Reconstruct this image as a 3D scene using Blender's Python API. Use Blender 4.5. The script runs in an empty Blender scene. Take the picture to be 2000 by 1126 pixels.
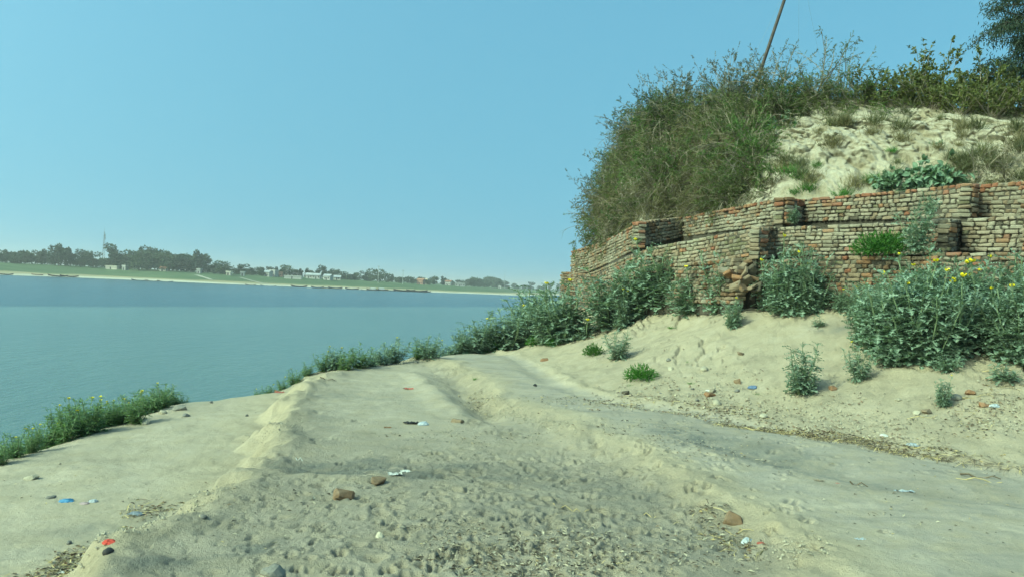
SKY_AIR, SKY_DUST, SKY_OZONE = 2.2, 6.5, 8.5
SKY_LIFT, SKY_SQ = 0.45, 0.5
SKY_STR, SUN_STR, SUN_COL, EXPOSURE = 0.15, 2.05, (1.0, 0.95, 0.82), 0.76
WB_TEMP, WB_TINT = 6060, -33          # the camera's white balance: a cool green cast over the whole picture
HAZE_COL, HAZE_DEN = (0.93, 0.89, 0.86, 1), 0.00038
import bpy, bmesh, math, random
import numpy as np
from mathutils import Vector, Matrix, Euler

random.seed(7)
RNG = np.random.default_rng(7)
scene = bpy.context.scene
COL = scene.collection

# ------------------------------------------------------------------ camera
FPX, ROLL, EYE = 1550.0, math.radians(2.6), 1.85
cam_d = bpy.data.cameras.new("camera")
cam = bpy.data.objects.new("camera", cam_d)
COL.objects.link(cam)
cam_d.sensor_width = 36.0
cam_d.lens = 36.0 * FPX / 2000.0
cam_d.clip_start, cam_d.clip_end = 0.05, 20000.0
cr, sr = math.cos(ROLL), math.sin(ROLL)
cam.matrix_world = Matrix(((cr, -sr, 0, 0), (0, 0, -1, 0), (sr, cr, 0, EYE), (0, 0, 0, 1)))
scene.camera = cam

# ------------------------------------------------------------------ daylight
SUN_EL = math.radians(40)
SUN_AZ = math.atan2(-0.86, -0.51)                 # clockwise from +Y
sun_dir = Vector((math.sin(SUN_AZ) * math.cos(SUN_EL), math.cos(SUN_AZ) * math.cos(SUN_EL), math.sin(SUN_EL)))
world = bpy.data.worlds.new("World")
scene.world = world
world.use_nodes = True
nt = world.node_tree
nt.nodes.clear()
wo = nt.nodes.new("ShaderNodeOutputWorld")
bg = nt.nodes.new("ShaderNodeBackground")
sky = nt.nodes.new("ShaderNodeTexSky")
sky.sky_type = 'NISHITA'
sky.sun_disc = False
sky.sun_elevation = SUN_EL
sky.sun_rotation = SUN_AZ
sky.altitude = 80
sky.air_density, sky.dust_density, sky.ozone_density = SKY_AIR, SKY_DUST, SKY_OZONE
# dusty air: near the horizon the eye looks through the same pale layer, so the sky flattens out all round
tcw = nt.nodes.new("ShaderNodeTexCoord")
mapw = nt.nodes.new("ShaderNodeMapping"); mapw.vector_type = 'POINT'
mapw.inputs["Location"].default_value = (0, 0, SKY_LIFT); mapw.inputs["Scale"].default_value = (1, 1, SKY_SQ)
nt.links.new(tcw.outputs["Generated"], mapw.inputs[0])
nrmw = nt.nodes.new("ShaderNodeVectorMath"); nrmw.operation = 'NORMALIZE'
nt.links.new(mapw.outputs[0], nrmw.inputs[0]); nt.links.new(nrmw.outputs[0], sky.inputs[0])
nt.links.new(sky.outputs[0], bg.inputs[0])
bg.inputs[1].default_value = SKY_STR
nt.links.new(bg.outputs[0], wo.inputs[0])
sun_l = bpy.data.lights.new("sun", 'SUN')
sun_l.energy, sun_l.angle, sun_l.color = SUN_STR, math.radians(0.55), SUN_COL
sun = bpy.data.objects.new("sun", sun_l)
COL.objects.link(sun)
sun.rotation_euler = sun_dir.to_track_quat('Z', 'Y').to_euler()
sun.location = (-20, -12, 30)
vs = scene.view_settings
vs.view_transform, vs.look, vs.gamma, vs.use_curve_mapping = 'Standard', 'None', 1.0, False
vs.exposure = EXPOSURE
vs.use_white_balance, vs.white_balance_temperature, vs.white_balance_tint = True, WB_TEMP, WB_TINT
scene.cycles.max_bounces = 6
scene.cycles.diffuse_bounces = 3
scene.cycles.glossy_bounces = 2
scene.cycles.transmission_bounces = 3
scene.cycles.transparent_max_bounces = 6
scene.cycles.volume_bounces = 0
scene.cycles.use_denoising = True
scene.cycles.caustics_reflective = scene.cycles.caustics_refractive = False

# ------------------------------------------------------------------ measuring: photo direction -> place
def ray(px, py):
    u, v = (px - 1000) / FPX, -(py - 563) / FPX
    return (u * cr - v * sr, u * sr + v * cr)      # lateral, vertical per metre of depth

def at_depth(px, py, d):
    a, b = ray(px, py)
    return np.array((a * d, d, EYE + b * d))

def at_level(px, py, z):
    a, b = ray(px, py)
    return at_depth(px, py, (z - EYE) / b)

def flat(px, py, z=0.0):
    return at_level(px, py, z)[:2]

def project(P):
    P = np.asarray(P, float)
    a, b = P[..., 0] / P[..., 1], (P[..., 2] - EYE) / P[..., 1]
    return 1000 + FPX * (a * cr + b * sr), 563 - FPX * (-a * sr + b * cr)

# ------------------------------------------------------------------ numeric noise and distance fields
def _hash(ix, iy, seed):
    h = (ix.astype(np.int64) * 374761393 + iy.astype(np.int64) * 668265263 + seed * 982451653) & 0xFFFFFFFF
    h = ((h ^ (h >> 13)) * 1274126177) & 0xFFFFFFFF
    h = (h ^ (h >> 16)) & 0xFFFFFFFF
    return h / 4294967295.0

def vnoise(x, y, seed=0):
    x = np.asarray(x, float); y = np.asarray(y, float)
    ix, iy = np.floor(x), np.floor(y)
    fx, fy = x - ix, y - iy
    fx, fy = fx * fx * (3 - 2 * fx), fy * fy * (3 - 2 * fy)
    a, b = _hash(ix, iy, seed), _hash(ix + 1, iy, seed)
    c, d = _hash(ix, iy + 1, seed), _hash(ix + 1, iy + 1, seed)
    return (a * (1 - fx) + b * fx) * (1 - fy) + (c * (1 - fx) + d * fx) * fy * 1.0 - 0.5

def fbm(x, y, octs=4, seed=0, gain=0.5):
    s, amp = 0, 1.0
    ca, sa = math.cos(0.6), math.sin(0.6)
    for k in range(octs):
        s = s + amp * vnoise(x, y, seed + k * 17)
        x, y = (x * ca - y * sa) * 2.03 + 5.1, (x * sa + y * ca) * 2.03 - 3.7
        amp *= gain
    return s

def sstep(a, b, x):
    t = np.clip((x - a) / (b - a), 0, 1)
    return t * t * (3 - 2 * t)

def sdist(x, y, poly):
    """signed distance to a polyline (left of its direction positive) and arc position 0..1"""
    poly = np.asarray(poly, float)
    best = np.full(np.shape(x), 1e9); sign = np.ones(np.shape(x)); arc = np.zeros(np.shape(x))
    seg = np.hypot(*(poly[1:] - poly[:-1]).T)
    cum = np.concatenate([[0], np.cumsum(seg)])
    poly = poly[:, :2]
    for k in range(len(poly) - 1):
        ax, ay = poly[k]; bx, by = poly[k + 1]
        dx, dy = bx - ax, by - ay
        t = np.clip(((x - ax) * dx + (y - ay) * dy) / (dx * dx + dy * dy), 0, 1)
        qx, qy = x - ax - t * dx, y - ay - t * dy
        d = np.hypot(qx, qy)
        m = d < best - 1e-9
        best = np.where(m, d, best)
        sign = np.where(m, np.sign(dx * qy - dy * qx), sign)
        arc = np.where(m, (cum[k] + t * seg[k]) / cum[-1], arc)
    return best * np.where(sign == 0, 1, sign), arc

# ------------------------------------------------------------------ mesh and object helpers
def mesh_np(name, V, F, mats=(), midx=None, smooth=False, attrs=None):
    V = np.asarray(V, np.float32)
    Fs = [np.asarray(f, np.int32) for f in (F if isinstance(F, list) and np.ndim(F[0]) == 2 else [F]) if len(f)]
    me = bpy.data.meshes.new(name)
    me.vertices.add(len(V)); me.vertices.foreach_set("co", V.ravel())
    loops = np.concatenate([f.ravel() for f in Fs])
    tot = np.concatenate([np.full(len(f), f.shape[1], np.int32) for f in Fs])
    start = np.concatenate([[0], np.cumsum(tot)[:-1]]).astype(np.int32)
    me.loops.add(len(loops)); me.loops.foreach_set("vertex_index", loops)
    me.polygons.add(len(tot)); me.polygons.foreach_set("loop_start", start)
    try:
        me.polygons.foreach_set("loop_total", tot)
    except Exception:
        pass
    for m in mats:
        me.materials.append(m)
    if midx is not None:
        me.polygons.foreach_set("material_index", np.asarray(midx, np.int32))
    me.polygons.foreach_set("use_smooth", np.full(len(tot), smooth, bool))
    for k, a in (attrs or {}).items():
        at = me.attributes.new(k, 'FLOAT', 'POINT')
        at.data.foreach_set("value", np.asarray(a, np.float32).ravel())
    me.update(calc_edges=True)
    return me

def tag(o, label=None, cat=None, group=None, kind=None):
    if label: o["label"] = label
    if cat: o["category"] = cat
    if group: o["group"] = group
    if kind: o["kind"] = kind
    return o

def ob(name, me, parent=None, loc=(0, 0, 0), rot=(0, 0, 0), sc=1.0):
    o = bpy.data.objects.new(name, me)
    COL.objects.link(o)
    o.location, o.rotation_euler = loc, rot
    o.scale = (sc, sc, sc) if np.isscalar(sc) else sc
    if parent: o.parent = parent
    return o

def thing(name, label, cat, loc, rot=(0, 0, 0), sc=1.0, group=None):
    o = ob(name, None, None, loc, rot, sc)
    o.empty_display_size = 0.2
    return tag(o, label, cat, group)

class MB:
    """collects pieces into one mesh with several materials"""
    def __init__(s): s.V, s.F3, s.F4, s.M3, s.M4, s.A, s.n = [], [], [], [], [], [], 0
    def add(s, V, F, m=0, tone=0.5):
        V = np.asarray(V, float).reshape(-1, 3); F = np.asarray(F, int)
        (s.F3 if F.shape[1] == 3 else s.F4).append(F + s.n)
        (s.M3 if F.shape[1] == 3 else s.M4).append(np.full(len(F), m))
        s.V.append(V); s.A.append(np.broadcast_to(np.asarray(tone, float), (len(V),)) if np.ndim(tone) < 2 else tone)
        s.n += len(V)
    def box(s, c, h, m=0, rz=0.0):
        c = np.asarray(c, float); h = np.asarray(h, float)
        P = np.array([(x, y, z) for z in (-1, 1) for y in (-1, 1) for x in (-1, 1)], float) * h
        ca, sa = math.cos(rz), math.sin(rz)
        P = np.stack([P[:, 0] * ca - P[:, 1] * sa, P[:, 0] * sa + P[:, 1] * ca, P[:, 2]], 1)
        s.add(P + c, [(0, 2, 3, 1), (4, 5, 7, 6), (0, 1, 5, 4), (2, 6, 7, 3), (0, 4, 6, 2), (1, 3, 7, 5)], m)
    def tube(s, pts, r0, r1, sides=4, m=0, tone=0.5):
        pts = np.asarray(pts, float); n = len(pts)
        T = np.gradient(pts, axis=0); T /= np.linalg.norm(T, axis=1, keepdims=True) + 1e-9
        ref = np.array((0, 0, 1.0)) if abs(T[0, 2]) < 0.9 else np.array((1.0, 0, 0))
        A = np.cross(T, ref); A /= np.linalg.norm(A, axis=1, keepdims=True) + 1e-9
        B = np.cross(T, A)
        r = np.linspace(r0, r1, n)[:, None]
        ang = np.arange(sides) * 2 * math.pi / sides
        V = np.concatenate([(pts + r * (A * math.cos(a) + B * math.sin(a)))[:, None] for a in ang], 1).reshape(-1, 3)
        F = []
        for i in range(n - 1):
            for k in range(sides):
                k2 = (k + 1) % sides
                F.append((i * sides + k, i * sides + k2, (i + 1) * sides + k2, (i + 1) * sides + k))
        s.add(V, F, m, tone)
    def mesh(s, name, mats, smooth=False):
        fs, ms = [], []
        if s.F3: fs.append(np.concatenate(s.F3)); ms.append(np.concatenate(s.M3))
        if s.F4: fs.append(np.concatenate(s.F4)); ms.append(np.concatenate(s.M4))
        return mesh_np(name, np.concatenate(s.V), fs, mats, np.concatenate(ms), smooth, {"tone": np.concatenate(s.A)})

# ------------------------------------------------------------------ materials
def mat(name):
    m = bpy.data.materials.new(name); m.use_nodes = True
    t = m.node_tree; t.nodes.clear()
    out = t.nodes.new("ShaderNodeOutputMaterial")
    return m, t, out

def N(t, typ, **kw):
    n = t.nodes.new(typ)
    for k, v in kw.items(): setattr(n, k, v)
    return n

def noise(t, scale, detail=4, rough=0.55, coord=None, dist=0.0):
    n = N(t, "ShaderNodeTexNoise"); n.inputs["Scale"].default_value = scale
    n.inputs["Detail"].default_value = detail; n.inputs["Roughness"].default_value = rough
    n.inputs["Distortion"].default_value = dist
    if coord is None:
        coord = N(t, "ShaderNodeTexCoord").outputs["Object"]
    t.links.new(coord, n.inputs["Vector"])
    return n.outputs["Fac"]

def ramp(t, fac, a, b):
    r = N(t, "ShaderNodeMapRange"); t.links.new(fac, r.inputs[0])
    r.inputs[1].default_value, r.inputs[2].default_value = a, b
    return r.outputs[0]

def mixc(t, fac, a, b, mode='MIX'):
    n = N(t, "ShaderNodeMix", data_type='RGBA', blend_type=mode)
    for i, v in ((0, fac), (6, a), (7, b)):
        if hasattr(v, "links"): t.links.new(v, n.inputs[i])
        elif i == 0: n.inputs[i].default_value = v
        else: n.inputs[i].default_value = (*v, 1) if len(v) == 3 else v
    return n.outputs[2]

def mathn(t, op, a, b=0.0):
    n = N(t, "ShaderNodeMath", operation=op)
    for i, v in ((0, a), (1, b)):
        if hasattr(v, "links"): t.links.new(v, n.inputs[i])
        else: n.inputs[i].default_value = v
    return n.outputs[0]

def attr(t, name):
    a = N(t, "ShaderNodeAttribute", attribute_name=name)
    return a.outputs["Fac"]

def bump(t, h, strength, dist):
    b = N(t, "ShaderNodeBump"); b.inputs["Strength"].default_value = strength
    b.inputs["Distance"].default_value = dist
    t.links.new(h, b.inputs["Height"])
    return b.outputs[0]

def principled(t, out, col, rough=0.9, spec=0.3, nrm=None):
    p = N(t, "ShaderNodeBsdfPrincipled")
    if hasattr(col, "links"): t.links.new(col, p.inputs["Base Color"])
    else: p.inputs["Base Color"].default_value = (*col, 1)
    if hasattr(rough, "links"): t.links.new(rough, p.inputs["Roughness"])
    else: p.inputs["Roughness"].default_value = rough
    p.inputs["Specular IOR Level"].default_value = spec
    if nrm is not None: t.links.new(nrm, p.inputs["Normal"])
    t.links.new(p.outputs[0], out.inputs[0])
    return p

def m_leaf(name, c0, c1, rib=None, trans=0.25, var=.35):
    m, t, out = mat(name)
    rnd = N(t, "ShaderNodeObjectInfo").outputs["Random"]
    tone = attr(t, "tone")
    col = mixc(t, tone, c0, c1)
    v = mathn(t, 'ADD', mathn(t, 'MULTIPLY', rnd, var), 1 - var / 2)
    cv = N(t, "ShaderNodeCombineColor"); [t.links.new(v, cv.inputs[i]) for i in range(3)]
    col = mixc(t, 1.0, col, cv.outputs[0], 'MULTIPLY')
    if rib is not None:
        col = mixc(t, attr(t, "rib"), col, rib)
    p = N(t, "ShaderNodeBsdfPrincipled"); t.links.new(col, p.inputs["Base Color"])
    p.inputs["Roughness"].default_value = 0.55; p.inputs["Specular IOR Level"].default_value = 0.35
    tr = N(t, "ShaderNodeBsdfTranslucent"); t.links.new(mixc(t, 1.0, col, (1.1, 1.2, 0.6), 'MULTIPLY'), tr.inputs[0])
    mx = N(t, "ShaderNodeMixShader"); mx.inputs[0].default_value = trans
    t.links.new(p.outputs[0], mx.inputs[1]); t.links.new(tr.outputs[0], mx.inputs[2])
    t.links.new(mx.outputs[0], out.inputs[0])
    return m

def m_brick(name, col, col2, stain=.55):
    m, t, out = mat(name)
    rnd = N(t, "ShaderNodeObjectInfo").outputs["Random"]
    f = noise(t, 20, 5, .6)
    c = mixc(t, ramp(t, f, .32, .68), col2, col)
    v = mathn(t, 'ADD', mathn(t, 'MULTIPLY', rnd, .22), .89)
    cv = N(t, "ShaderNodeCombineColor"); [t.links.new(v, cv.inputs[i]) for i in range(3)]
    c = mixc(t, 1.0, c, cv.outputs[0], 'MULTIPLY')
    geo = N(t, "ShaderNodeNewGeometry").outputs["Position"]
    a, b = noise(t, 1.3, 5, .65, geo), noise(t, 2.1, 5, .65, geo, .5)
    c = mixc(t, mathn(t, 'MULTIPLY', ramp(t, a, .50, .64), stain), c, (.33, .298, .222))      # lime and silt bloom
    c = mixc(t, mathn(t, 'MULTIPLY', ramp(t, b, .54, .68), stain), c, (.105, .092, .064))       # dark algae and soot
    principled(t, out, c, .93, .15, bump(t, noise(t, 60, 3), .6, .012))
    return m

def m_plain(name, col, rough=0.85, var=0.35, scale=14.0, spec=0.3, col2=None, bmp=0.0, bscale=60):
    m, t, out = mat(name)
    rnd = N(t, "ShaderNodeObjectInfo").outputs["Random"]
    dark = col2 or tuple(c * (1 - var) for c in col)
    f = noise(t, scale, 5, 0.6)
    c = mixc(t, ramp(t, f, 0.32, 0.68), dark, col)
    v = mathn(t, 'ADD', mathn(t, 'MULTIPLY', rnd, 0.3), 0.85)
    cv = N(t, "ShaderNodeCombineColor"); [t.links.new(v, cv.inputs[i]) for i in range(3)]
    c = mixc(t, 1.0, c, cv.outputs[0], 'MULTIPLY')
    nrm = bump(t, noise(t, bscale, 3), 0.6, bmp) if bmp else None
    principled(t, out, c, rough, spec, nrm)
    return m
# ------------------------------------------------------------------ the lie of the land (metres, eye 1.85 above the track)
WATER_Z = -3.15
_edge_px = [(0, 892, -.33), (200, 826, -.28), (380, 770, -.22), (500, 752, -.1), (620, 727, 0), (700, 715, 0), (790, 703, .05),
            (900, 674, .3), (960, 658, .5), (1030, 634, .9), (1100, 602, 1.3)]
EDGE = np.array([(-11, -14), (-6.4, 2)] + [tuple(at_level(*p)[:2]) for p in _edge_px] + [(2.1, 31.5), (4.2, 38), (11, 47), (30, 70), (70, 120)])
L1 = np.array([flat(*p) for p in [(680, 718), (600, 752), (575, 790), (545, 850), (490, 925), (380, 985), (260, 1050), (150, 1126), (-200, 1500)]])
L2 = np.array([flat(*p) for p in [(790, 722), (850, 765), (905, 812), (960, 850)]])
L3 = np.array([flat(*p) for p in [(740, 697), (800, 703), (860, 714), (925, 745), (955, 790), (1080, 828), (1250, 922), (1440, 1015), (1560, 1095), (1700, 1250)]])
L4 = np.array([flat(*p, .2) for p in [(905, 672), (960, 678), (1030, 700), (1100, 745), (1200, 772), (1400, 804), (1580, 838), (1800, 880), (2000, 915), (2400, 1000)]])
W0 = [at_depth(x, 600, d) for x, d in [(1095, 29), (1180, 24), (1280, 19.6), (1440, 16.1), (1600, 15.2), (1830, 13.7), (2000, 13.0), (2250, 12.2)]]
WB = np.array([(4.6, 36)] + [tuple(p[:2]) for p in W0] + [(16, 9.5), (30, 6)])
GUL = np.array([flat(*p) for p in [(860, 728), (915, 755), (945, 800), (965, 840)]])
RUT = [np.array([flat(*p) for p in q]) for q in ([(600, 930), (700, 938), (800, 924), (1000, 902)], [(1370, 880), (1530, 930), (1720, 975), (2000, 1010)],
        [(1450, 920), (1650, 1000), (2000, 1080)])]
DAMP_SHADE = [(np.array([flat(*p) for p in q]), w, a) for q, w, a in (
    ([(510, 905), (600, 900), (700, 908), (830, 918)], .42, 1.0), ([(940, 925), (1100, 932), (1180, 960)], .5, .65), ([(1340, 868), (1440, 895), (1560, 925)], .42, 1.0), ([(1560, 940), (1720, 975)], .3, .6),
    ([(170, 1140), (330, 1095), (490, 1072)], .17, .9), ([(190, 960), (330, 945)], .35, .55), ([(60, 1000), (230, 1000)], .3, .45),  # first streak is a lower-left shadow painted into the silt colour
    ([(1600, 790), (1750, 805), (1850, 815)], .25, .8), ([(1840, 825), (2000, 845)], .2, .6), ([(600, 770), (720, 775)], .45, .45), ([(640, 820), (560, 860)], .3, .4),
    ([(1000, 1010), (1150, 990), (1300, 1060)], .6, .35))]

def ground_z(x, y, masks=False):
    x = np.asarray(x, float); y = np.asarray(y, float)
    e, _ = sdist(x, y, EDGE)
    s1, a1 = sdist(x, y, L1); s1 = -s1
    s2, a2 = sdist(x, y, L2)
    s3, a3 = sdist(x, y, L3)
    s4, _ = sdist(x, y, L4)
    w, _ = sdist(x, y, WB)
    g, ga = sdist(x, y, GUL)
    wob = fbm(x * 1.0, y * 1.0, 3, 3) * .30 + fbm(x * 3.7, y * 3.7, 3, 91) * .20
    f1 = sstep(0.0, 0.14, a1)
    f3 = sstep(0.0, 0.12, a3)
    z = -0.30 * sstep(-.05, .5, s1 + wob) * f1
    z = z - .035 * np.clip(s1 - .3, 0, 6) * f1
    z = z + .055 * np.exp(-((s1 + wob + .08) / .2) ** 2) * f1 * (.6 + 1.2 * fbm(x * 1.6, y * 1.6, 2, 95))
    z = z + .07 * np.exp(-((s2 + wob * .4) / .24) ** 2) * sstep(0, .2, a2) * sstep(1, .75, a2)
    rt = sstep(-.42, .22, s3 + wob * .9)
    z = z + .135 * rt * (.4 + .6 * f3)
    z = z + .035 * np.exp(-((s3 + wob * .8 - .22) / .2) ** 2) * f3 * (.5 + 1.5 * fbm(x * 1.2, y * 1.2, 2, 98))
    z = z - .11 * np.exp(-((g + wob * .5) / .28) ** 2) * sstep(0, .25, ga) * sstep(1, .8, ga)
    ins = np.clip(s4, 0, None)
    front = np.clip(-w, .0, None)           # camera side of the wall
    s = np.where(w > 0, 1.0, ins / (ins + front + 1e-6))
    top = 1.12 + .55 * sstep(2.0, 7.0, x)
    z = z + top * np.where(s4 > 0, s, 0) ** 1.15
    z = z + .06 * np.exp(-((s4 - .12 + wob * .7) / .14) ** 2) * (.7 + 1.3 * fbm(x * 1.3, y * 1.3, 2, 96)) - .03 * np.exp(-((s4 + .22) / .2) ** 2)
    z = z + .045 * np.exp(-(sdist(x, y, RUT[0])[0] / .15) ** 2) - .05 * np.exp(-(sdist(x, y, RUT[1])[0] / .3) ** 2)
    z = z - .05 * np.exp(-(sdist(x, y, DAMP_SHADE[0][0])[0] / .38) ** 2)
    rough = np.clip(np.exp(-((s1 - .1) / .5) ** 2) + np.exp(-((s3 + .05) / .3) ** 2) + .8 * sstep(-.1, .3, s4) + np.exp(-(g / .5) ** 2) * .6, 0, 1.3)
    z = z + fbm(x * .45, y * .45, 3, 11) * .07 + fbm(x * 1.7, y * 1.7, 3, 21) * .035 * (.5 + rough)
    z = z + np.where(rough > .05, fbm(x * 5.5, y * 5.5, 3, 31) * .04 * rough, 0)
    ters = np.where(s4 > .3, 1, 0) * sstep(.25, .7, s)
    q = s * 9 + fbm(x * .9, y * .9, 3, 81) * 3.2
    z = z + ters * .09 * (sstep(.0, .35, q - np.floor(q)) - .5) * sstep(-.1, .3, fbm(x * .6 + 3, y * .6, 2, 82) + .12)
    eb = e - .42 + fbm(x * .9, y * .9, 3, 41) * .3
    drop = np.where(eb > -.5, .22 * np.clip(eb + .5, 0, None) ** 1.4 + .55 * np.clip(eb, 0, None), 0)
    zz = np.maximum(z - drop, -4.2 - .02 * np.clip(eb, 0, 60))
    if not masks: return zz
    grey = np.clip(sstep(.15, .75, s3 + wob) * sstep(.15, -.1, s4) * .9 + .55 * sstep(.1, -.3, s1) * (1 - rt) + .35 * sstep(.6, 1.4, s1), 0, 1)
    damp = np.zeros_like(x)  # damp silt, plus the painted lower-left shadow streak
    for q, wd, a in DAMP_SHADE:
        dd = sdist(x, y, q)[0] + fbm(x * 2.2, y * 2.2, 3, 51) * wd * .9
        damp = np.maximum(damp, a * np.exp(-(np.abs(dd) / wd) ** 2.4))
    hoof = sstep(.15, -.25, s1) * sstep(.05, -.25, s3) * sstep(11.5, 8.0, y)
    mound = sstep(.0, .5, s4)
    lip = np.exp(-((s3 + wob * .6 - .12) / .26) ** 2) * f3 + .9 * np.exp(-((s1 + wob * .6 - .12) / .24) ** 2) * f1
    return zz, rough, grey, damp, hoof, mound, e, s1, s3, s4, lip

def hit_ground(px, py, lo=3.0, hi=45.0):
    a, b = ray(px, py)
    dd = np.linspace(lo, hi, 900)
    e = sdist(a * dd, dd, EDGE)[0]
    past = np.where(e > .5)[0]
    if len(past) and past[0] > 0: hi = min(hi, float(dd[past[0]]))
    d = np.linspace(lo, hi, 1400)
    gap = EYE + b * d - ground_z(a * d, d)
    k = int(np.argmax(gap < 0)) if (gap < 0).any() else len(d) - 1
    k = max(k, 1)
    t = gap[k - 1] / (gap[k - 1] - gap[k] + 1e-9)
    dd = d[k - 1] + np.clip(t, 0, 1) * (d[k] - d[k - 1])
    return np.array((a * dd, dd, float(ground_z(np.array([a * dd]), np.array([dd]))[0])))

# ---- ground sheet
def build_ground():
    tf = np.concatenate([np.linspace(-2.6, -.62, 50)[:-1], np.linspace(-.62, .6, 860), np.linspace(.6, 2.6, 50)[1:]])
    ys = [-2.6]
    while ys[-1] < 4.2: ys.append(ys[-1] + .35)
    while ys[-1] < 40: ys.append(ys[-1] + (max(.017, .0034 * ys[-1]) if ys[-1] < 9 else .0058 * ys[-1] * (1 if ys[-1] < 24 else 1.8)))
    while ys[-1] < 130: ys.append(ys[-1] * 1.05)
    ys = np.array(ys)
    T, Y = np.meshgrid(tf, ys)
    X = (Y + 3.0) * T
    Z, rough, grey, damp, hoof, mound, e, s1, s3, s4, lip = ground_z(X, Y, True)
    # hoof prints trodden into the once wet silt
    rr = np.random.default_rng(5)
    n = 0
    hoofmark = np.zeros_like(Z)
    while n < 950:
        if n < 640: px, py = rr.normal(1090, 230), rr.uniform(880, 1126)
        elif n < 780: px, py = rr.uniform(520, 1250), rr.uniform(800, 1120)
        else: px, py = rr.uniform(1150, 2000), rr.uniform(690, 900)
        cx, cy = flat(px, py, .0 if n < 780 else .3)
        n += 1
        r0, r1 = np.searchsorted(ys, [cy - .16, cy + .16])
        if r1 <= r0: continue
        c0, c1 = np.searchsorted(tf, [(cx - .2) / (cy + 3.0), (cx + .2) / (cy + 3.0)])
        sl = (slice(r0, r1), slice(max(c0, 0), c1))
        ang = rr.uniform(0, 2 * math.pi); sc = rr.uniform(.35, 1.2)
        dx, dy = (X[sl] - cx) / sc, (Y[sl] - cy) / sc
        u, v = dx * math.cos(ang) + dy * math.sin(ang), -dx * math.sin(ang) + dy * math.cos(ang)
        tip = np.exp(-(((np.abs(u) - .026) / .017) ** 2) ** 2 - ((v / .055) ** 2) ** 2)
        rim = np.exp(-((np.hypot(u, v * .8) - .085) / .022) ** 2)
        k = rr.uniform(.5, 1.0) * (1 if n < 780 else .6)
        Z[sl] += k * (-.038 * tip + .008 * rim)
        hoofmark[sl] = np.maximum(hoofmark[sl], tip * k)
    chop = hoof * (1 - .8 * np.clip(lip, 0, 1)) * sstep(-.22, .2, fbm(X * .55, Y * .55, 3, 66) + .3 * sstep(9.5, 6, Y))
    Z += chop * (fbm(X * 8, Y * 8, 3, 61) * .010 - np.clip(fbm(X * 19, Y * 13, 2, 62) - .2, 0, 1) * .055)
    Z += (1 - hoof) * fbm(X * 9, Y * 9, 3, 64) * .008
    nr, nc = Z.shape
    idx = np.arange(nr * nc).reshape(nr, nc)
    F = np.stack([idx[:-1, :-1], idx[:-1, 1:], idx[1:, 1:], idx[1:, :-1]], -1).reshape(-1, 4)
    wet = np.exp(-((np.clip(Z - WATER_Z, -5, 5) - .1) / .35) ** 2)
    m, t, out = mat("river_silt")
    oc = N(t, "ShaderNodeTexCoord").outputs["Object"]
    big = noise(t, .7, 5, .6, oc); mid = noise(t, 3.2, 5, .62, oc); fine = noise(t, 24, 5, .65, oc); grit = noise(t, 120, 3, .6, oc)
    ochre = mixc(t, ramp(t, mid, .3, .7), (.345, .292, .195), (.42, .358, .25))
    ochre = mixc(t, mathn(t, 'MULTIPLY', ramp(t, big, .45, .75), .5), ochre, (.29, .255, .18))
    gry = mixc(t, ramp(t, big, .3, .7), (.262, .238, .192), (.34, .304, .245))
    mp = N(t, "ShaderNodeMapping"); mp.inputs["Rotation"].default_value = (0, 0, math.radians(62)); mp.inputs["Scale"].default_value = (.16, 2.2, 1)
    t.links.new(oc, mp.inputs[0]); strk = noise(t, 2.6, 5, .65, mp.outputs[0])
    gry = mixc(t, mathn(t, 'MULTIPLY', ramp(t, strk, .50, .68), .6), gry, (.175, .165, .145))
    gf = mathn(t, 'MULTIPLY', attr(t, "grey"), ramp(t, mid, .2, .55))
    c = mixc(t, gf, ochre, gry)
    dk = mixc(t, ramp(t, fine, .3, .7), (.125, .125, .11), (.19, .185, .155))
    c = mixc(t, mathn(t, 'MULTIPLY', attr(t, "damp"), ramp(t, mid, .22, .6)), c, dk)  # wet silt tone, also used to paint the shadow streak
    pat = noise(t, 1.7, 6, .68, oc, .6)
    c = mixc(t, mathn(t, 'MULTIPLY', ramp(t, pat, .52, .68), .55), c, (.235, .205, .145))
    c = mixc(t, mathn(t, 'MULTIPLY', ramp(t, pat, .46, .32), .6), c, (.44, .38, .28))
    pat_ = noise(t, 2.4, 6, .68, oc, .4)
    c = mixc(t, mathn(t, 'MULTIPLY', attr(t, "lip"), mathn(t, 'ADD', mathn(t, 'MULTIPLY', ramp(t, pat_, .35, .65), .65), .1)), c, (.405, .34, .228))
    sp = ramp(t, fine, .60, .72)
    c = mixc(t, mathn(t, 'MULTIPLY', sp, .42), c, (.17, .16, .10))
    c = mixc(t, mathn(t, 'MULTIPLY', ramp(t, grit, .58, .72), .22), c, (.6, .56, .44))
    c = mixc(t, mathn(t, 'MULTIPLY', attr(t, "wet"), .8), c, (.13, .125, .10))
    hgt = mathn(t, 'ADD', mathn(t, 'MULTIPLY', fine, .6), mathn(t, 'MULTIPLY', grit, .5))
    hgt = mathn(t, 'MULTIPLY', hgt, mathn(t, 'ADD', attr(t, "rough"), .5))
    principled(t, out, c, .95, .15, bump(t, hgt, .9, .035))
    rg = np.clip(rough * .8 + hoof * .9 + .1, 0, 1.2)
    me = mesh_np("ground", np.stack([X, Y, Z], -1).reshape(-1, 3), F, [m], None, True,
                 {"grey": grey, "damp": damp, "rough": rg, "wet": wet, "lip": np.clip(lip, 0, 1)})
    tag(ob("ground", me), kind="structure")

build_ground()

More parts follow.
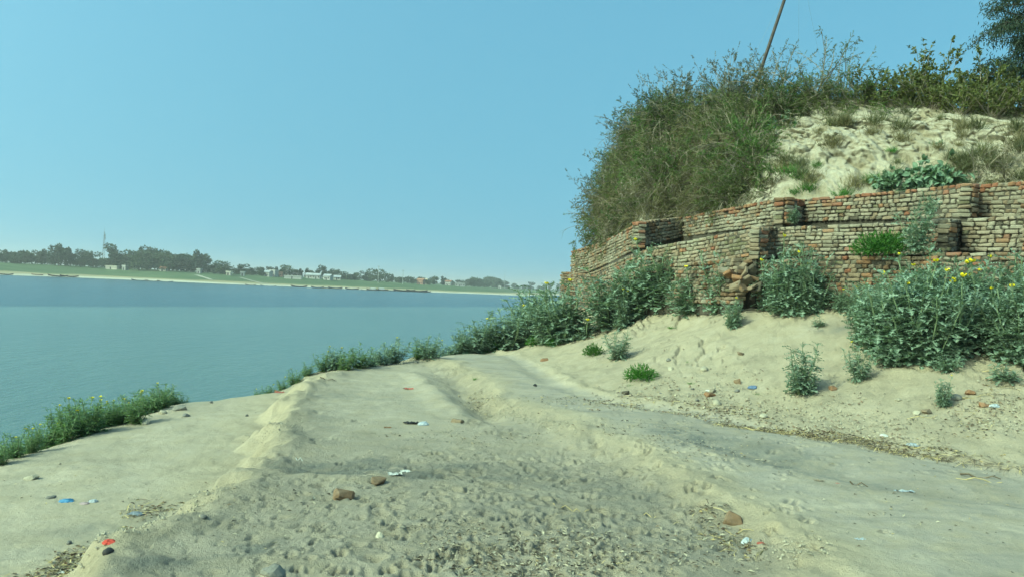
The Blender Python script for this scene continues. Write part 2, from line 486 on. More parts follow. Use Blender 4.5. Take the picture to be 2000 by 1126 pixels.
# ---- river
def build_water():
    m, t, out = mat("river_water")
    geo = N(t, "ShaderNodeNewGeometry").outputs["Position"]
    mp = N(t, "ShaderNodeMapping"); mp.inputs["Rotation"].default_value = (0, 0, math.radians(24)); mp.inputs["Scale"].default_value = (1, .38, 1)
    t.links.new(geo, mp.inputs[0]); co = mp.outputs[0]
    # dividing line: beyond it darker, more ruffled water, this side paler and calmer
    sx = N(t, "ShaderNodeSeparateXYZ"); t.links.new(geo, sx.inputs[0])
    p, q = at_level(0, 598, WATER_Z)[:2], at_level(930, 599, WATER_Z)[:2]
    d = (q - p) / np.linalg.norm(q - p); nx, ny = -d[1], d[0]
    side = mathn(t, 'ADD', mathn(t, 'MULTIPLY', sx.outputs[0], float(nx)), mathn(t, 'MULTIPLY', sx.outputs[1], float(ny)))
    side = mathn(t, 'SUBTRACT', side, float(nx * p[0] + ny * p[1]))
    side = mathn(t, 'ADD', side, mathn(t, 'MULTIPLY', mathn(t, 'SUBTRACT', noise(t, .05, 4, .6, geo), .5), 9.0))
    far = ramp(t, side, -1.5, 1.5)
    streak = noise(t, .035, 4, .6, co)
    near_c = mixc(t, ramp(t, streak, .35, .65), (.075, .112, .092), (.10, .142, .115))
    far_c = mixc(t, ramp(t, noise(t, .3, 4, .6, co), .3, .7), (.025, .055, .062), (.042, .075, .082))
    c = mixc(t, far, near_c, far_c)
    w = mathn(t, 'ADD', noise(t, .9, 4, .6, co), mathn(t, 'MULTIPLY', noise(t, 3.5, 3, .6, co), .55))
    st = mathn(t, 'ADD', mathn(t, 'MULTIPLY', far, .30), mathn(t, 'MULTIPLY', streak, .55))
    b = N(t, "ShaderNodeBump"); b.inputs["Distance"].default_value = .35
    t.links.new(st, b.inputs["Strength"]); t.links.new(w, b.inputs["Height"])
    pr = principled(t, out, c, .22, .5, b.outputs[0])
    pr.inputs["IOR"].default_value = 1.33
    me = mesh_np("river", [(-3000, -300, WATER_Z), (3000, -300, WATER_Z), (3000, 3500, WATER_Z), (-3000, 3500, WATER_Z)], [(0, 1, 2, 3)], [m])
    tag(ob("river", me), kind="structure")

build_water()

# ---- far bank
SHORE = np.array([(-2600, 230), (-900, 360)] + [tuple(at_level(x, y, WATER_Z)[:2]) for x, y in
                 [(0, 537), (150, 542), (330, 550), (480, 556.5), (600, 561), (720, 566), (840, 570.5), (940, 574), (1035, 577.3)]] + [(120, 1150), (700, 1700), (3000, 2900)])

def far_z(x, y):
    s, _ = sdist(x, y, SHORE)
    s = s + fbm(x * .02, y * .02, 3, 8) * 10
    bank = 4.2 + 2.6 * sstep(200, -350, x)
    z = WATER_Z - .8 + .09 * np.clip(s, -10, 18) + (bank - 1.2) * sstep(14, 95, s) + 0.004 * np.clip(s - 95, 0, 900)
    return z + fbm(x * .03, y * .03, 3, 18) * .6 * sstep(10, 60, s), s

def build_far_bank():
    xs = np.concatenate([np.linspace(-2600, -420, 60)[:-1], np.linspace(-420, 330, 300), np.linspace(330, 2800, 60)[1:]])
    k = np.concatenate([np.linspace(-14, 110, 50), np.linspace(110, 500, 20)[1:], np.geomspace(500, 6000, 16)[1:]])
    ysh = np.interp(xs, SHORE[:, 0], SHORE[:, 1])
    X, K = np.meshgrid(xs, k)
    Y = ysh[None, :] + K * 1.15
    Z, s = far_z(X, Y)
    nr, nc = Z.shape
    idx = np.arange(nr * nc).reshape(nr, nc)
    F = np.stack([idx[:-1, :-1], idx[:-1, 1:], idx[1:, 1:], idx[1:, :-1]], -1).reshape(-1, 4)
    m, t, out = mat("far_bank_soil")
    geo = N(t, "ShaderNodeNewGeometry").outputs["Position"]
    mp = N(t, "ShaderNodeMapping"); mp.inputs["Rotation"].default_value = (0, 0, math.radians(-38)); mp.inputs["Scale"].default_value = (.25, 1, 1)
    t.links.new(geo, mp.inputs[0])
    n1 = noise(t, .06, 5, .6, mp.outputs[0]); n2 = noise(t, .35, 4, .6, mp.outputs[0])
    ss = mathn(t, 'ADD', attr(t, "shore"), mathn(t, 'MULTIPLY', mathn(t, 'SUBTRACT', n1, .5), 26.0))
    c = mixc(t, ramp(t, n2, .3, .7), (.40, .37, .27), (.52, .49, .38))
    c = mixc(t, ramp(t, ss, 14, 20), c, mixc(t, ramp(t, n2, .35, .65), (.27, .24, .14), (.33, .28, .165)))
    c = mixc(t, ramp(t, ss, 30, 37), c, mixc(t, ramp(t, n1, .35, .65), (.07, .105, .05), (.105, .14, .068)))
    principled(t, out, c, .95, .1)
    me = mesh_np("far_bank", np.stack([X, Y, Z], -1).reshape(-1, 3), F, [m], None, True, {"shore": s})
    tag(ob("far_bank", me), kind="structure")

build_far_bank()

# ---- silt hill behind the wall
FOOT = np.array([(7.5, 44, .2), (4.4, 37, 1.9), at_depth(1152, 490, 30.5), at_depth(1250, 447, 22.6), at_depth(1332, 436, 22.9), at_depth(1400, 412, 20.2), at_depth(1535, 394, 17.9),
                 at_depth(1700, 381, 17.0), at_depth(1900, 366, 15.9), at_depth(2000, 362, 15.3), at_depth(2300, 355, 13.6), (17, 10.5, 3.6), (30, 7, 3.6)])
CREST = np.array([(9.5, 44, 3.4), (7.0, 39.0, 5.2), at_depth(1200, 335, 33.0), at_depth(1290, 225, 27.5), at_depth(1350, 205, 26), at_depth(1430, 195, 24), at_depth(1545, 205, 21.8),
                  at_depth(1655, 193, 21.0), at_depth(1765, 193, 20.6), at_depth(1880, 208, 19.8), at_depth(2000, 216, 19.2), at_depth(2300, 215, 18), (23, 17, 7.4), (36, 14, 7.4)])
FOOT = np.vstack([FOOT, FOOT[-1:]])[:14]; 
FOOT[13] = (33, 6.5, 3.6)

def build_hill():
    k = np.linspace(0, 13, 14)
    uu = np.concatenate([np.linspace(0, 2, 30)[:-1], np.linspace(2, 10, 560), np.linspace(10, 13, 40)[1:]])
    def along(P):
        return np.stack([np.interp(uu, k, P[:, i]) for i in range(3)], -1)
    def soften(A, w):
        ker = np.ones(w) / w
        return np.stack([np.convolve(np.pad(A[:, i], w // 2, mode='edge'), ker, 'valid')[:len(A)] for i in range(3)], -1)
    f, c = along(FOOT), soften(along(CREST), 25)
    v = np.concatenate([np.linspace(0, 1, 170), np.linspace(1, 2, 26)[1:]])
    U, Vv = np.meshgrid(np.arange(len(uu)), v)
    vv = np.clip(Vv, 0, 1)[..., None]
    hz = vv + .10 * np.sin(vv * math.pi * 2) * .6
    P = f[U] * (1 - vv) + c[U] * vv
    P[..., 2] = (f[U, 2] * (1 - hz[..., 0]) + c[U, 2] * hz[..., 0]) + .35 * np.sin(vv[..., 0] * math.pi)
    back = np.clip(Vv - 1, 0, 1)
    dirb = np.array((.25, .97))
    P[..., 0] += back * 24 * dirb[0]; P[..., 1] += back * 24 * dirb[1]
    P[..., 2] += .45 * sstep(0, .15, back) - 5 * sstep(.6, 1, back)
    x, y, z = P[..., 0], P[..., 1], P[..., 2]
    face = np.sin(np.clip(Vv, 0, 1) * math.pi) ** .5
    rid = 1 - np.abs(fbm(x * .8 + z * .3, z * .45, 4, 71)) * 2.2
    n1 = fbm(x * 1.1 + y * .4, z * 1.4, 4, 72); n2 = fbm(x * 4.2 + y, z * 3.6, 4, 73); n3 = fbm(x * 13 + y * 3, z * 11, 2, 74)
    crack = np.clip(.16 - np.abs(fbm(x * 1.5 + z * .25, z * .55 + y * .2, 4, 76)), 0, .16) / .16
    crack2 = np.clip(.12 - np.abs(fbm(x * 3.6, z * 2.4 + y, 3, 77)), 0, .12) / .12
    tq = (z + .5 * fbm(x * .6, y * .6, 2, 78)) * 1.5
    step = sstep(.1, .5, tq - np.floor(tq)) - (tq - np.floor(tq))
    out = (.30 * n1 + .24 * (rid - .5) + .22 * n2 + .20 * n3 - .26 * crack - .12 * crack2 + .14 * step * sstep(-.2, .3, n1 + .15)) * face
    P[..., 1] -= out * .85
    P[..., 0] -= out * .3
    P[..., 2] += fbm(x * .7, y * .7, 3, 75) * .3 * sstep(.5, 1, Vv) + .05 * n2
    nr, nc = U.shape
    idx = np.arange(nr * nc).reshape(nr, nc)
    F = np.stack([idx[:-1, :-1], idx[:-1, 1:], idx[1:, 1:], idx[1:, :-1]], -1).reshape(-1, 4)
    m, t, out_ = mat("hill_silt")
    oc = N(t, "ShaderNodeTexCoord").outputs["Object"]
    a, b, g = noise(t, 1.1, 5, .62, oc), noise(t, 5.5, 5, .65, oc), noise(t, 34, 4, .6, oc)
    c_ = mixc(t, ramp(t, b, .3, .7), (.34, .302, .222), (.46, .42, .315))
    c_ = mixc(t, mathn(t, 'MULTIPLY', ramp(t, a, .47, .66), .85), c_, (.27, .23, .145))
    c_ = mixc(t, mathn(t, 'MULTIPLY', ramp(t, g, .58, .7), .5), c_, (.24, .21, .12))
    h = mathn(t, 'ADD', b, mathn(t, 'MULTIPLY', g, .35))
    principled(t, out_, c_, .95, .1, bump(t, h, .9, .12))
    me = mesh_np("hill", P.reshape(-1, 3), F, [m], None, True)
    tag(ob("hill", me), kind="structure")
    return P

HILL = build_hill()
_hx, _hy = project(HILL[:145, 30:600].reshape(-1, 3))
_hp = HILL[:172, 30:600].reshape(-1, 3)
_hx, _hy = project(_hp)

def on_hill(px, py, slack=9):
    d2 = (_hx - px) ** 2 + (_hy - py) ** 2
    k = np.where(d2 < slack * slack)[0]
    if len(k) == 0: return _hp[int(np.argmin(d2))].copy()
    return _hp[k[int(np.argmin(_hp[k, 1]))]].copy()

# ------------------------------------------------------------------ stepped brick wall, three tiers
BM = [m_brick("brick_tan", (0.234, 0.180, 0.117), (0.164, 0.126, 0.082)), m_brick("brick_grey", (0.216, 0.190, 0.136), (0.140, 0.123, 0.086)),
      m_brick("brick_pale", (0.279, 0.243, 0.177), (0.194, 0.167, 0.117)), m_brick("brick_red", (0.237, 0.097, 0.051), (0.160, 0.086, 0.054), .18),
      m_brick("brick_orange", (0.272, 0.143, 0.070), (0.194, 0.126, 0.076), .18), m_brick("brick_dark", (0.097, 0.083, 0.057), (0.063, 0.053, 0.039)),
      m_brick("brick_mossy", (0.167, 0.150, 0.089), (0.104, 0.097, 0.054)), m_brick("brick_brown", (0.188, 0.120, 0.066), (0.119, 0.080, 0.048), .45)]
MUD = m_plain("mud_mortar", (.085, .073, .053), .95, .4, 9, bmp=.03, bscale=30)

def brick_mesh(name, hx, hy, hz, rr, jit=.007, bev=.010, mats=None):
    pts = []
    for sx in (-1, 1):
        for sy in (-1, 1):
            for sz in (-1, 1):
                j = rr.normal(0, jit, 3); b = bev * rr.uniform(.6, 1.9)
                c = np.array((sx * hx, sy * hy, sz * hz)) + j
                for ax in range(3):
                    q = c - np.array((sx, sy, sz)) * b
                    q[ax] = c[ax]
                    pts.append(q)
    bm = bmesh.new()
    for q in pts: bm.verts.new(q)
    bmesh.ops.convex_hull(bm, input=bm.verts)
    me = bpy.data.meshes.new(name); bm.to_mesh(me); bm.free()
    me.materials.append((mats or BM)[0])
    return me

_br = np.random.default_rng(3)
STRETCH = [brick_mesh("brick", .113, .10, .037, _br) for _ in range(9)]
HEADER = [brick_mesh("brick", .056, .10, .037, _br) for _ in range(9)]
BRICK_NP = {}
for me in STRETCH + HEADER:
    V = np.empty(len(me.vertices) * 3, np.float32); me.vertices.foreach_get("co", V)
    BRICK_NP[me.name] = (V.reshape(-1, 3), np.array([tuple(p.vertices) for p in me.polygons]))

# x0, top, bottom, depth -> x1, top, bottom, depth, palette, disorder
TIERS = {
 'upper': [((1115, 490, 538, 30), (1152, 480, 532, 26.6), 'dull', 1.1), ((1152, 482, 532, 26.6), (1250, 433, 484, 20.3), 'tan', 1), ((1250, 433, 484, 20.3), (1336, 423, 463, 21.4), 'dark', .9),
           ((1334, 423, 463, 21.2), (1535, 385, 437, 16.8), 'pale', 1), ((1535, 385, 437, 16.8), (1576, 390, 434, 17.7), 'dark', 1), ((1576, 388, 434, 17.6), (1900, 357, 424, 14.7), 'pale', 1),
           ((1900, 357, 424, 14.7), (1914, 361, 424, 15.3), 'dark', 1), ((1914, 360, 424, 15.2), (2000, 353, 424, 14.3), 'pale', 1), ((2000, 353, 424, 14.3), (2240, 336, 424, 12.8), 'pale', 1)],
 'middle': [((1148, 534, 572, 26.8), (1262, 486, 536, 19.6), 'tan', 1.2), ((1262, 484, 536, 19.6), (1485, 443, 507, 16.2), 'mossy', 1), ((1485, 443, 507, 16.2), (1516, 443, 503, 17.0), 'dark', 1),
            ((1516, 444, 500, 16.9), (1822, 431, 498, 14.5), 'pale', 1), ((1822, 429, 492, 14.4), (1858, 427, 492, 14.1), 'pale', 1), ((1858, 427, 492, 14.1), (1886, 428, 488, 15.0), 'gap_shade', 1),  # mostly dark bricks here, painting the shade of the narrow gap
            ((1886, 426, 492, 14.7), (2000, 420, 492, 13.9), 'pale', 1), ((2000, 420, 492, 13.9), (2250, 408, 492, 12.4), 'pale', 1)],
 'lower': [((1097, 530, 600, 29), (1182, 540, 612, 23.8), 'brown', 1.6), ((1182, 540, 612, 23.8), (1285, 520, 592, 19.4), 'brown', 1.5), ((1285, 516, 592, 19.4), (1440, 505, 592, 15.9), 'brown', 2.6),
           ((1478, 508, 592, 16.3), (1600, 503, 592, 15.5), 'brown', 1.5), ((1600, 500, 612, 15.2), (1832, 500, 612, 13.7), 'brown', .9), ((1832, 493, 612, 13.7), (2000, 492, 612, 13.0), 'brown', 1.3),
           ((2000, 492, 612, 13.0), (2260, 490, 620, 11.9), 'brown', 1.3)]}
PAL = {'tan': [.48, .20, .12, .02, .05, .03, .05, .05], 'dull': [.3, .22, .05, .02, .03, .10, .2, .08], 'dark': [.34, .28, .08, .03, .04, .08, .06, .09],
       'pale': [.26, .25, .37, .02, .04, .02, .02, .02], 'mossy': [.38, .20, .12, .01, .03, .03, .20, .03], 'gap_shade': [.05, .1, 0, .02, 0, .7, .1, .05], 'brown': [.46, .12, .05, .03, .07, .05, .04, .18], 'cap': [.08, .02, .01, .36, .32, .03, .01, .17], 'end': [.25, .1, .1, .18, .25, .04, .03, .05]}
LEDGE = {}

def build_tier(key, label):
    rr = np.random.default_rng({'upper': 1, 'middle': 2, 'lower': 4}[key])
    root = None
    items, cores = [], MB()
    for si, (A, B, pal, dis) in enumerate(TIERS[key]):
        a0, a1 = at_depth(A[0], A[1], A[3]), at_depth(A[0], A[2], A[3])
        b0, b1 = at_depth(B[0], B[1], B[3]), at_depth(B[0], B[2], B[3])
        dv = b0[:2] - a0[:2]; L = float(np.linalg.norm(dv)); d = dv / L
        nrm = np.array((d[1], -d[0]))
        h = ((a0[2] - a1[2]) + (b0[2] - b1[2])) / 2
        nc = max(3, round(h / .082))
        ph = rr.uniform(0, 9)
        sl = math.atan2(((b0[2] + b1[2]) - (a0[2] + a1[2])) / 2, L)
        if root is None:
            root = thing("brick_wall", label, "wall", (float(a1[0]), float(a1[1]), float(a1[2])))
        lend = 2.0 if pal == 'dark' else 0.0
        for c in range(nc):
            t = -rr.uniform(0, .11)
            cap = key == 'upper' and c == nc - 1
            rowshift = rr.normal(0, .008)
            while t < L - .03:
                head = rr.random() < (.85 if cap and si > 2 else .66)
                ln = (.118 if head else .232) * rr.uniform(.88, 1.08)
                ln = min(ln, L - t + .02)
                if ln < .06: break
                q = np.clip((t + ln / 2) / L, 0, 1)
                zb = a1[2] * (1 - q) + b1[2] * q; zt = a0[2] * (1 - q) + b0[2] * q
                ch = (zt - zb) / nc
                wob = .010 * dis * math.sin(1.7 * t + ph + c * .25) + .004 * math.sin(5.1 * t + 2 * ph)
                z = zb + (c + .5) * ch + wob * (1.0 if 0 < c < nc - 1 else .5)
                out = rr.normal(0, .008 * dis) + rowshift + .03 * math.sin(1.1 * t + ph)
                p = a0[:2] * (1 - q) + b0[:2] * q + nrm * (out - .10)
                gone = rr.random() < (.012 * dis if 1 < c < nc - 1 else .03 * dis * (c == nc - 1))
                if not gone:
                    near_end = (t > L - .42 and pal not in ('dark', 'gap_shade') and si + 1 < len(TIERS[key]) and TIERS[key][si + 1][2] in ('dark', 'gap_shade'))
                    pk = 'cap' if (cap and rr.random() < (.9 if si > 2 else .65)) else ('end' if near_end and rr.random() < .8 else pal)
                    w_ = np.array(PAL[pk]); mi = int(rr.choice(8, p=w_ / w_.sum()))
                    if key == 'upper' and c == nc - 2 and rr.random() < (.45 if si > 2 else .25): mi = int(rr.choice([3, 4, 7, 0]))
                    base = .118 if ln < .17 else .232
                    me = (HEADER if ln < .17 else STRETCH)[int(rr.integers(9))]
                    yaw = math.atan2(d[1], d[0]) + rr.normal(0, .025 * dis)
                    R = Euler((rr.normal(0, .013 * dis), -sl + rr.normal(0, .010 * dis), yaw))
                    items.append((A[3] * (1 - q) + B[3] * q, me, (float(p[0]), float(p[1]), float(z)), R, (ln / base * .985, 1, ch / .080 * rr.uniform(.94, 1.02)), mi))
                t += ln + rr.uniform(.002, .012)
        # mud filling behind the bricks
        th = .62
        i0, i1 = a0[:2] - nrm * .045, b0[:2] - nrm * .045
        o0, o1 = a0[:2] - nrm * th, b0[:2] - nrm * th
        nxt = TIERS[key][si + 1][2] if si + 1 < len(TIERS[key]) else ''
        if nxt in ('dark', 'gap_shade'): i1 = i1 - d * .14; o1 = i1 - nrm * .08 - d * .12
        if pal in ('dark', 'gap_shade'): o0, o1 = a0[:2] - nrm * .2, b0[:2] - nrm * .2
        dz = .055
        if key == 'lower' and si == 2: i1, o1 = i1 - d * .35, o1 - d * .35
        lowz = 1.0 if key == 'middle' else .25
        V = [(*i0, a1[2] - lowz), (*i1, b1[2] - lowz), (*o1, b1[2] - lowz), (*o0, a1[2] - lowz), (*i0, a0[2] - dz), (*i1, b0[2] - dz), (*o1, b0[2] - dz + .02), (*o0, a0[2] - dz + .02)]
        cores.add(V, [(0, 1, 5, 4), (1, 2, 6, 5), (2, 3, 7, 6), (3, 0, 4, 7), (4, 5, 6, 7), (3, 2, 1, 0)])
    base = Vector(root.location)
    cm = cores.mesh("mud_core", [MUD]); 
    co = ob("mud_core", cm, root); co.location = -base
    def seen(i):
        x, y = project(np.array(i[2]))
        return (0 if -20 < x < 2020 else 1, i[0])
    items.sort(key=seen)
    for dep, me, p, R, sc, mi in items[:300]:
        o = ob("brick", me, root, Vector(p) - base, R, sc)
        o.material_slots[0].link = 'OBJECT'; o.material_slots[0].material = BM[mi]
    Vs, Fs, Ms, n = [], [], [], 0
    for dep, me, p, R, sc, mi in items[300:]:
        V, F = BRICK_NP[me.name]
        Mx = np.array(R.to_matrix())
        Vs.append((V * np.array(sc)) @ Mx.T + np.array(p) - np.array(base)); Fs.append(F + n); Ms.append(np.full(len(F), mi)); n += len(V)
    if Vs:
        rest = ob("brick_courses", mesh_np("brick_courses", np.concatenate(Vs), np.concatenate(Fs), BM, np.concatenate(Ms)), root)
        rest["kind"] = "stuff"
    return root

build_tier('upper', "topmost tier of the stepped brick wall, capped with orange-red bricks under the silt hill")
build_tier('middle', "middle tier of the stepped brick wall, grey weathered bricks with a narrow dark gap")
build_tier('lower', "lowest crumbling tier of the stepped brick wall, half hidden behind prickly plants")

# bricks slumped out of the broken place in the lowest tier
_t = np.random.default_rng(15)
_slump = ['leaning against the tier above', 'tipped forward', 'lying on its side', 'half buried', 'standing on end', 'lying askew on others']
for k, (px, py, d) in enumerate([(1448, 520, 16.1), (1462, 516, 16.2), (1452, 534, 15.95), (1468, 530, 16.0), (1440, 546, 15.8), (1458, 548, 15.8), (1472, 545, 15.9), (1436, 558, 15.65), (1450, 562, 15.6), (1466, 562, 15.65), (1478, 560, 15.7), (1425, 535, 15.9), (1412, 528, 16.1)]):
    me = STRETCH[k % 9]
    o = ob("tumbled_brick", me, None, tuple(map(float, at_depth(px, py, d))), (float(_t.normal(0, .5)), float(_t.normal(.3, .5)), float(_t.uniform(0, 3))))
    o.material_slots[0].link = 'OBJECT'; o.material_slots[0].material = BM[[0, 7, 0, 5, 4, 0, 7][k % 7]]
    tag(o, "brick slumped out of the broken place in the lowest wall tier", "brick", "bricks slumped out of the lowest tier")
# ------------------------------------------------------------------ haze over the river
def build_haze():
    m = bpy.data.materials.new("haze_air"); m.use_nodes = True
    t = m.node_tree; t.nodes.clear()
    out = t.nodes.new("ShaderNodeOutputMaterial")
    v = t.nodes.new("ShaderNodeVolumePrincipled")
    v.inputs["Color"].default_value = HAZE_COL
    v.inputs["Density"].default_value = HAZE_DEN
    v.inputs["Anisotropy"].default_value = 0.2
    t.links.new(v.outputs[0], out.inputs["Volume"])
    mb = MB(); mb.box((100, 4000, 16), (6500, 5600, 36))
    o = ob("haze", mb.mesh("haze", [m]))
    tag(o, kind="stuff")

build_haze()
# ------------------------------------------------------------------ leaves, plants, shrubs
def unit(v):
    v = np.asarray(v, float)
    return v / (np.linalg.norm(v, axis=-1, keepdims=True) + 1e-9)

def _lobed(n=4):
    V, F, R = [], [], []
    for i in range(n + 1):
        a = i / n
        V.append((a, 0, -.32 * a * a)); R.append(1.0)
    m = n + 1
    wd = [.55, 1.0, .85, .5, .3, .2]
    for i in range(n):
        for s in (-1, 1):
            a = (i + .75) / n
            k = len(V)
            V.append((min(a + .06, 1.05), s * .5 * wd[i], -.32 * a * a + .10 * (1 if i % 2 else .4))); R.append(0.0)
            F.append((i, k, i + 1) if s < 0 else (i, i + 1, k))
    return np.array(V, float), np.array(F), np.array(R)

LOBED = _lobed(4)
LANCE = (np.array([(0, 0, 0), (.42, .5, .10), (1, 0, -.12), (.42, -.5, .10)], float), np.array([(0, 2, 1), (0, 3, 2)]), np.array([1, 0, .3, 0.0]))
OVATE = (np.array([(0, 0, 0), (.22, .38, .09), (.62, .44, .06), (1, 0, -.16), (.62, -.44, .06), (.22, -.38, .09), (.5, 0, -.03)], float),
         np.array([(6, 0, 5), (6, 1, 0), (6, 2, 1), (6, 3, 2), (6, 4, 3), (6, 5, 4)]), np.array([.6, 0, 0, .3, 0, 0, .6]))
BLADE = (np.array([(0, .5, 0), (0, -.5, 0), (.5, -.35, .0), (.5, .35, .0), (1, 0, -.35)], float), np.array([(0, 1, 2), (0, 2, 3), (3, 2, 4)]), np.array([.4, .4, .1, .1, 0]))
PETAL = (np.array([(0, .12, 0), (0, -.12, 0), (.6, -.5, .30), (.6, .5, .30), (1, .22, .75), (1, -.22, .75)], float), np.array([(0, 1, 2), (0, 2, 3), (3, 2, 5), (3, 5, 4)]), np.zeros(6))

def leaves(tmpl, P, D, U, L, W, tone):
    T, F, R = tmpl
    P = np.asarray(P, float); D = unit(D)
    B = unit(np.cross(U, D)); Nn = np.cross(D, B)
    n, k = len(P), len(T)
    L = np.broadcast_to(L, (n,)); W = np.broadcast_to(W, (n,))
    V = P[:, None] + D[:, None] * (T[None, :, :1] * L[:, None, None]) + B[:, None] * (T[None, :, 1:2] * W[:, None, None]) + Nn[:, None] * (T[None, :, 2:] * L[:, None, None])
    FF = (F[None] + (np.arange(n) * k)[:, None, None]).reshape(-1, 3)
    return V.reshape(-1, 3), FF, np.repeat(np.broadcast_to(tone, (n,)), k), np.tile(R, n)

class Leaves:
    def __init__(s): s.V, s.F, s.T, s.R, s.n = [], [], [], [], 0
    def add(s, *a):
        V, F, T, R = leaves(*a)
        s.V.append(V); s.F.append(F + s.n); s.T.append(T); s.R.append(R); s.n += len(V)
    def mesh(s, name, m):
        return mesh_np(name, np.concatenate(s.V), np.concatenate(s.F), [m], None, False, {"tone": np.concatenate(s.T), "rib": np.concatenate(s.R)})

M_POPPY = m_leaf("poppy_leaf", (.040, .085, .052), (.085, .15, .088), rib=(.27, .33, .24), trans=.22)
M_WEED = m_leaf("bank_weed_leaf", (.042, .095, .026), (.10, .18, .048), rib=(.20, .27, .12), trans=.3)
M_GRASS = m_leaf("bright_grass_blade", (.05, .13, .02), (.12, .24, .04), trans=.35)
M_FEATHER = m_leaf("feathery_shrub_leaf", (.07, .088, .03), (.18, .20, .078), trans=.4, var=.8)
M_FEATHER2 = m_leaf("olive_shrub_leaf", (.11, .10, .05), (.245, .22, .12), trans=.4, var=.8)
M_FEATHER3 = m_leaf("fresh_shrub_leaf", (.06, .10, .026), (.145, .215, .06), trans=.4, var=.7)
M_GREY = m_leaf("grey_seedhead_leaf", (.075, .085, .062), (.17, .175, .14), trans=.25)
M_BROAD = m_leaf("broad_yellow_green_leaf", (.07, .09, .028), (.19, .20, .06), trans=.3)
M_MILK = m_leaf("milkweed_leaf", (.09, .15, .085), (.17, .25, .14), rib=(.26, .33, .22), trans=.2)
M_DARKLEAF = m_leaf("dark_tree_leaf", (.016, .030, .016), (.045, .068, .034), trans=.2)
M_DRY = m_leaf("dry_grass_blade", (.13, .115, .055), (.27, .235, .12), trans=.25)
M_DRYG = m_leaf("half_dry_grass_blade", (.07, .085, .035), (.17, .165, .075), trans=.25)
M_STEM = m_plain("green_stem", (.20, .25, .13), .7, .3, 20)
M_TWIG = m_plain("grey_brown_twig", (.33, .28, .20), .9, .45, 16)
M_DTWIG = m_plain("dark_twig", (.085, .07, .05), .9, .4, 16)
M_FLOWER = m_plain("yellow_petal", (.78, .66, .03), .5, .15, 20)

def poppy(seed, name_mats, stems=9, lean=.55, leafn=17, leafL=.20, flowers=4, ragged=0.0):
    leafn = int(leafn * 1.3)
    rr = np.random.default_rng(seed)
    lv, st = Leaves(), MB()
    tips = []
    for i in range(stems):
        az = 2 * math.pi * i / stems + rr.normal(0, .3)
        le = lean * rr.uniform(.15, 1.15)
        H = rr.uniform(.55, 1.0) * (1 - .25 * le)
        d = np.array((math.cos(az) * le, math.sin(az) * le, 1.0)); d /= np.linalg.norm(d)
        p = np.array((math.cos(az), math.sin(az), 0)) * .03
        pts = [p]
        for k in range(7):
            d = unit(d + np.array((rr.normal(0, .09), rr.normal(0, .09), .06)))
            p = p + d * H / 7; pts.append(p)
        pts = np.array(pts)
        st.tube(pts, .011, .005, 4)
        t = np.sort(rr.uniform(.04, 1.0, leafn)); t[-3:] = rr.uniform(.93, 1.0, 3)
        P = np.stack([np.interp(t * 7, np.arange(8), pts[:, c]) for c in range(3)], -1)
        a = np.arange(leafn) * 2.4 + rr.uniform(0, 6)
        elv = rr.uniform(-.25, .75, leafn) + .5 * (t > .85)
        D = np.stack([np.cos(a) * np.cos(elv), np.sin(a) * np.cos(elv), np.sin(elv)], -1)
        LL = leafL * (1.12 - .62 * t) * rr.uniform(.7, 1.2, leafn)
        U = np.array((0, 0, 1.0)) + rr.normal(0, .25, (leafn, 3))
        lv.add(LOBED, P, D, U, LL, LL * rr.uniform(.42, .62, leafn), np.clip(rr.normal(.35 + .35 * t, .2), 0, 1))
        nb = int(leafn * .9)                      # short side leaves that fill the bush
        t2 = rr.uniform(.1, .95, nb)
        P2 = np.stack([np.interp(t2 * 7, np.arange(8), pts[:, c]) for c in range(3)], -1) + rr.normal(0, .035, (nb, 3))
        D2 = rr.normal(0, 1, (nb, 3)); D2[:, 2] = np.abs(D2[:, 2]) * .8
        L2 = leafL * rr.uniform(.4, .8, nb)
        lv.add(LOBED, P2, D2, np.array((0, 0, 1.0)) + rr.normal(0, .3, (nb, 3)), L2, L2 * .5, np.clip(rr.normal(.4, .22, nb), 0, 1))
        tips.append(pts[-1] + d * .01)
    tips.sort(key=lambda q: -q[2])
    fl = []
    for q in tips[:flowers]:
        f = Leaves()
        a = np.arange(5) * 2 * math.pi / 5
        D = np.stack([np.cos(a), np.sin(a), np.full(5, .25)], -1)
        f.add(PETAL, np.zeros((5, 3)), D, np.tile((0, 0, 1.0), (5, 1)), .036, .036, .5)
        fl.append((f.mesh("flower", M_FLOWER), q))
    return lv.mesh("foliage", name_mats), st.mesh("stem", [M_STEM]), fl

def plant_thing(name, proto, label, cat, loc, rz, sc, group=None, tilt=None, nfl=99):
    fo, st, fl = proto
    r = thing(name, label, cat, tuple(map(float, loc)), (0, 0, rz), sc, group)
    if tilt is not None:
        r.rotation_mode = 'QUATERNION'
        q = Vector((0, 0, 1)).rotation_difference(Vector(tilt))
        r.rotation_quaternion = q @ Euler((0, 0, rz)).to_quaternion()
    ob("foliage", fo, r)
    if st: ob("stem", st, r)
    for me, q in fl[:nfl]:
        ob("flower", me, r, tuple(map(float, q)), (random.uniform(-.4, .4), random.uniform(-.4, .4), random.uniform(0, 6)), random.uniform(.8, 1.2))
    return r

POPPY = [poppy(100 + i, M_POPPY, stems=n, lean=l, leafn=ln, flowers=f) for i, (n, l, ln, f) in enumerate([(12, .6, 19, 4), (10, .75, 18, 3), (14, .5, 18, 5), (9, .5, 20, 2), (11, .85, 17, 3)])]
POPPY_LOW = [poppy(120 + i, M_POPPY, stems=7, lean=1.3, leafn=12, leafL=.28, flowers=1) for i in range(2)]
WEED = [poppy(140 + i, M_WEED, stems=n, lean=.5, leafn=17, leafL=.17, flowers=f) for i, (n, f) in enumerate([(10, 3), (12, 2), (9, 4)])]

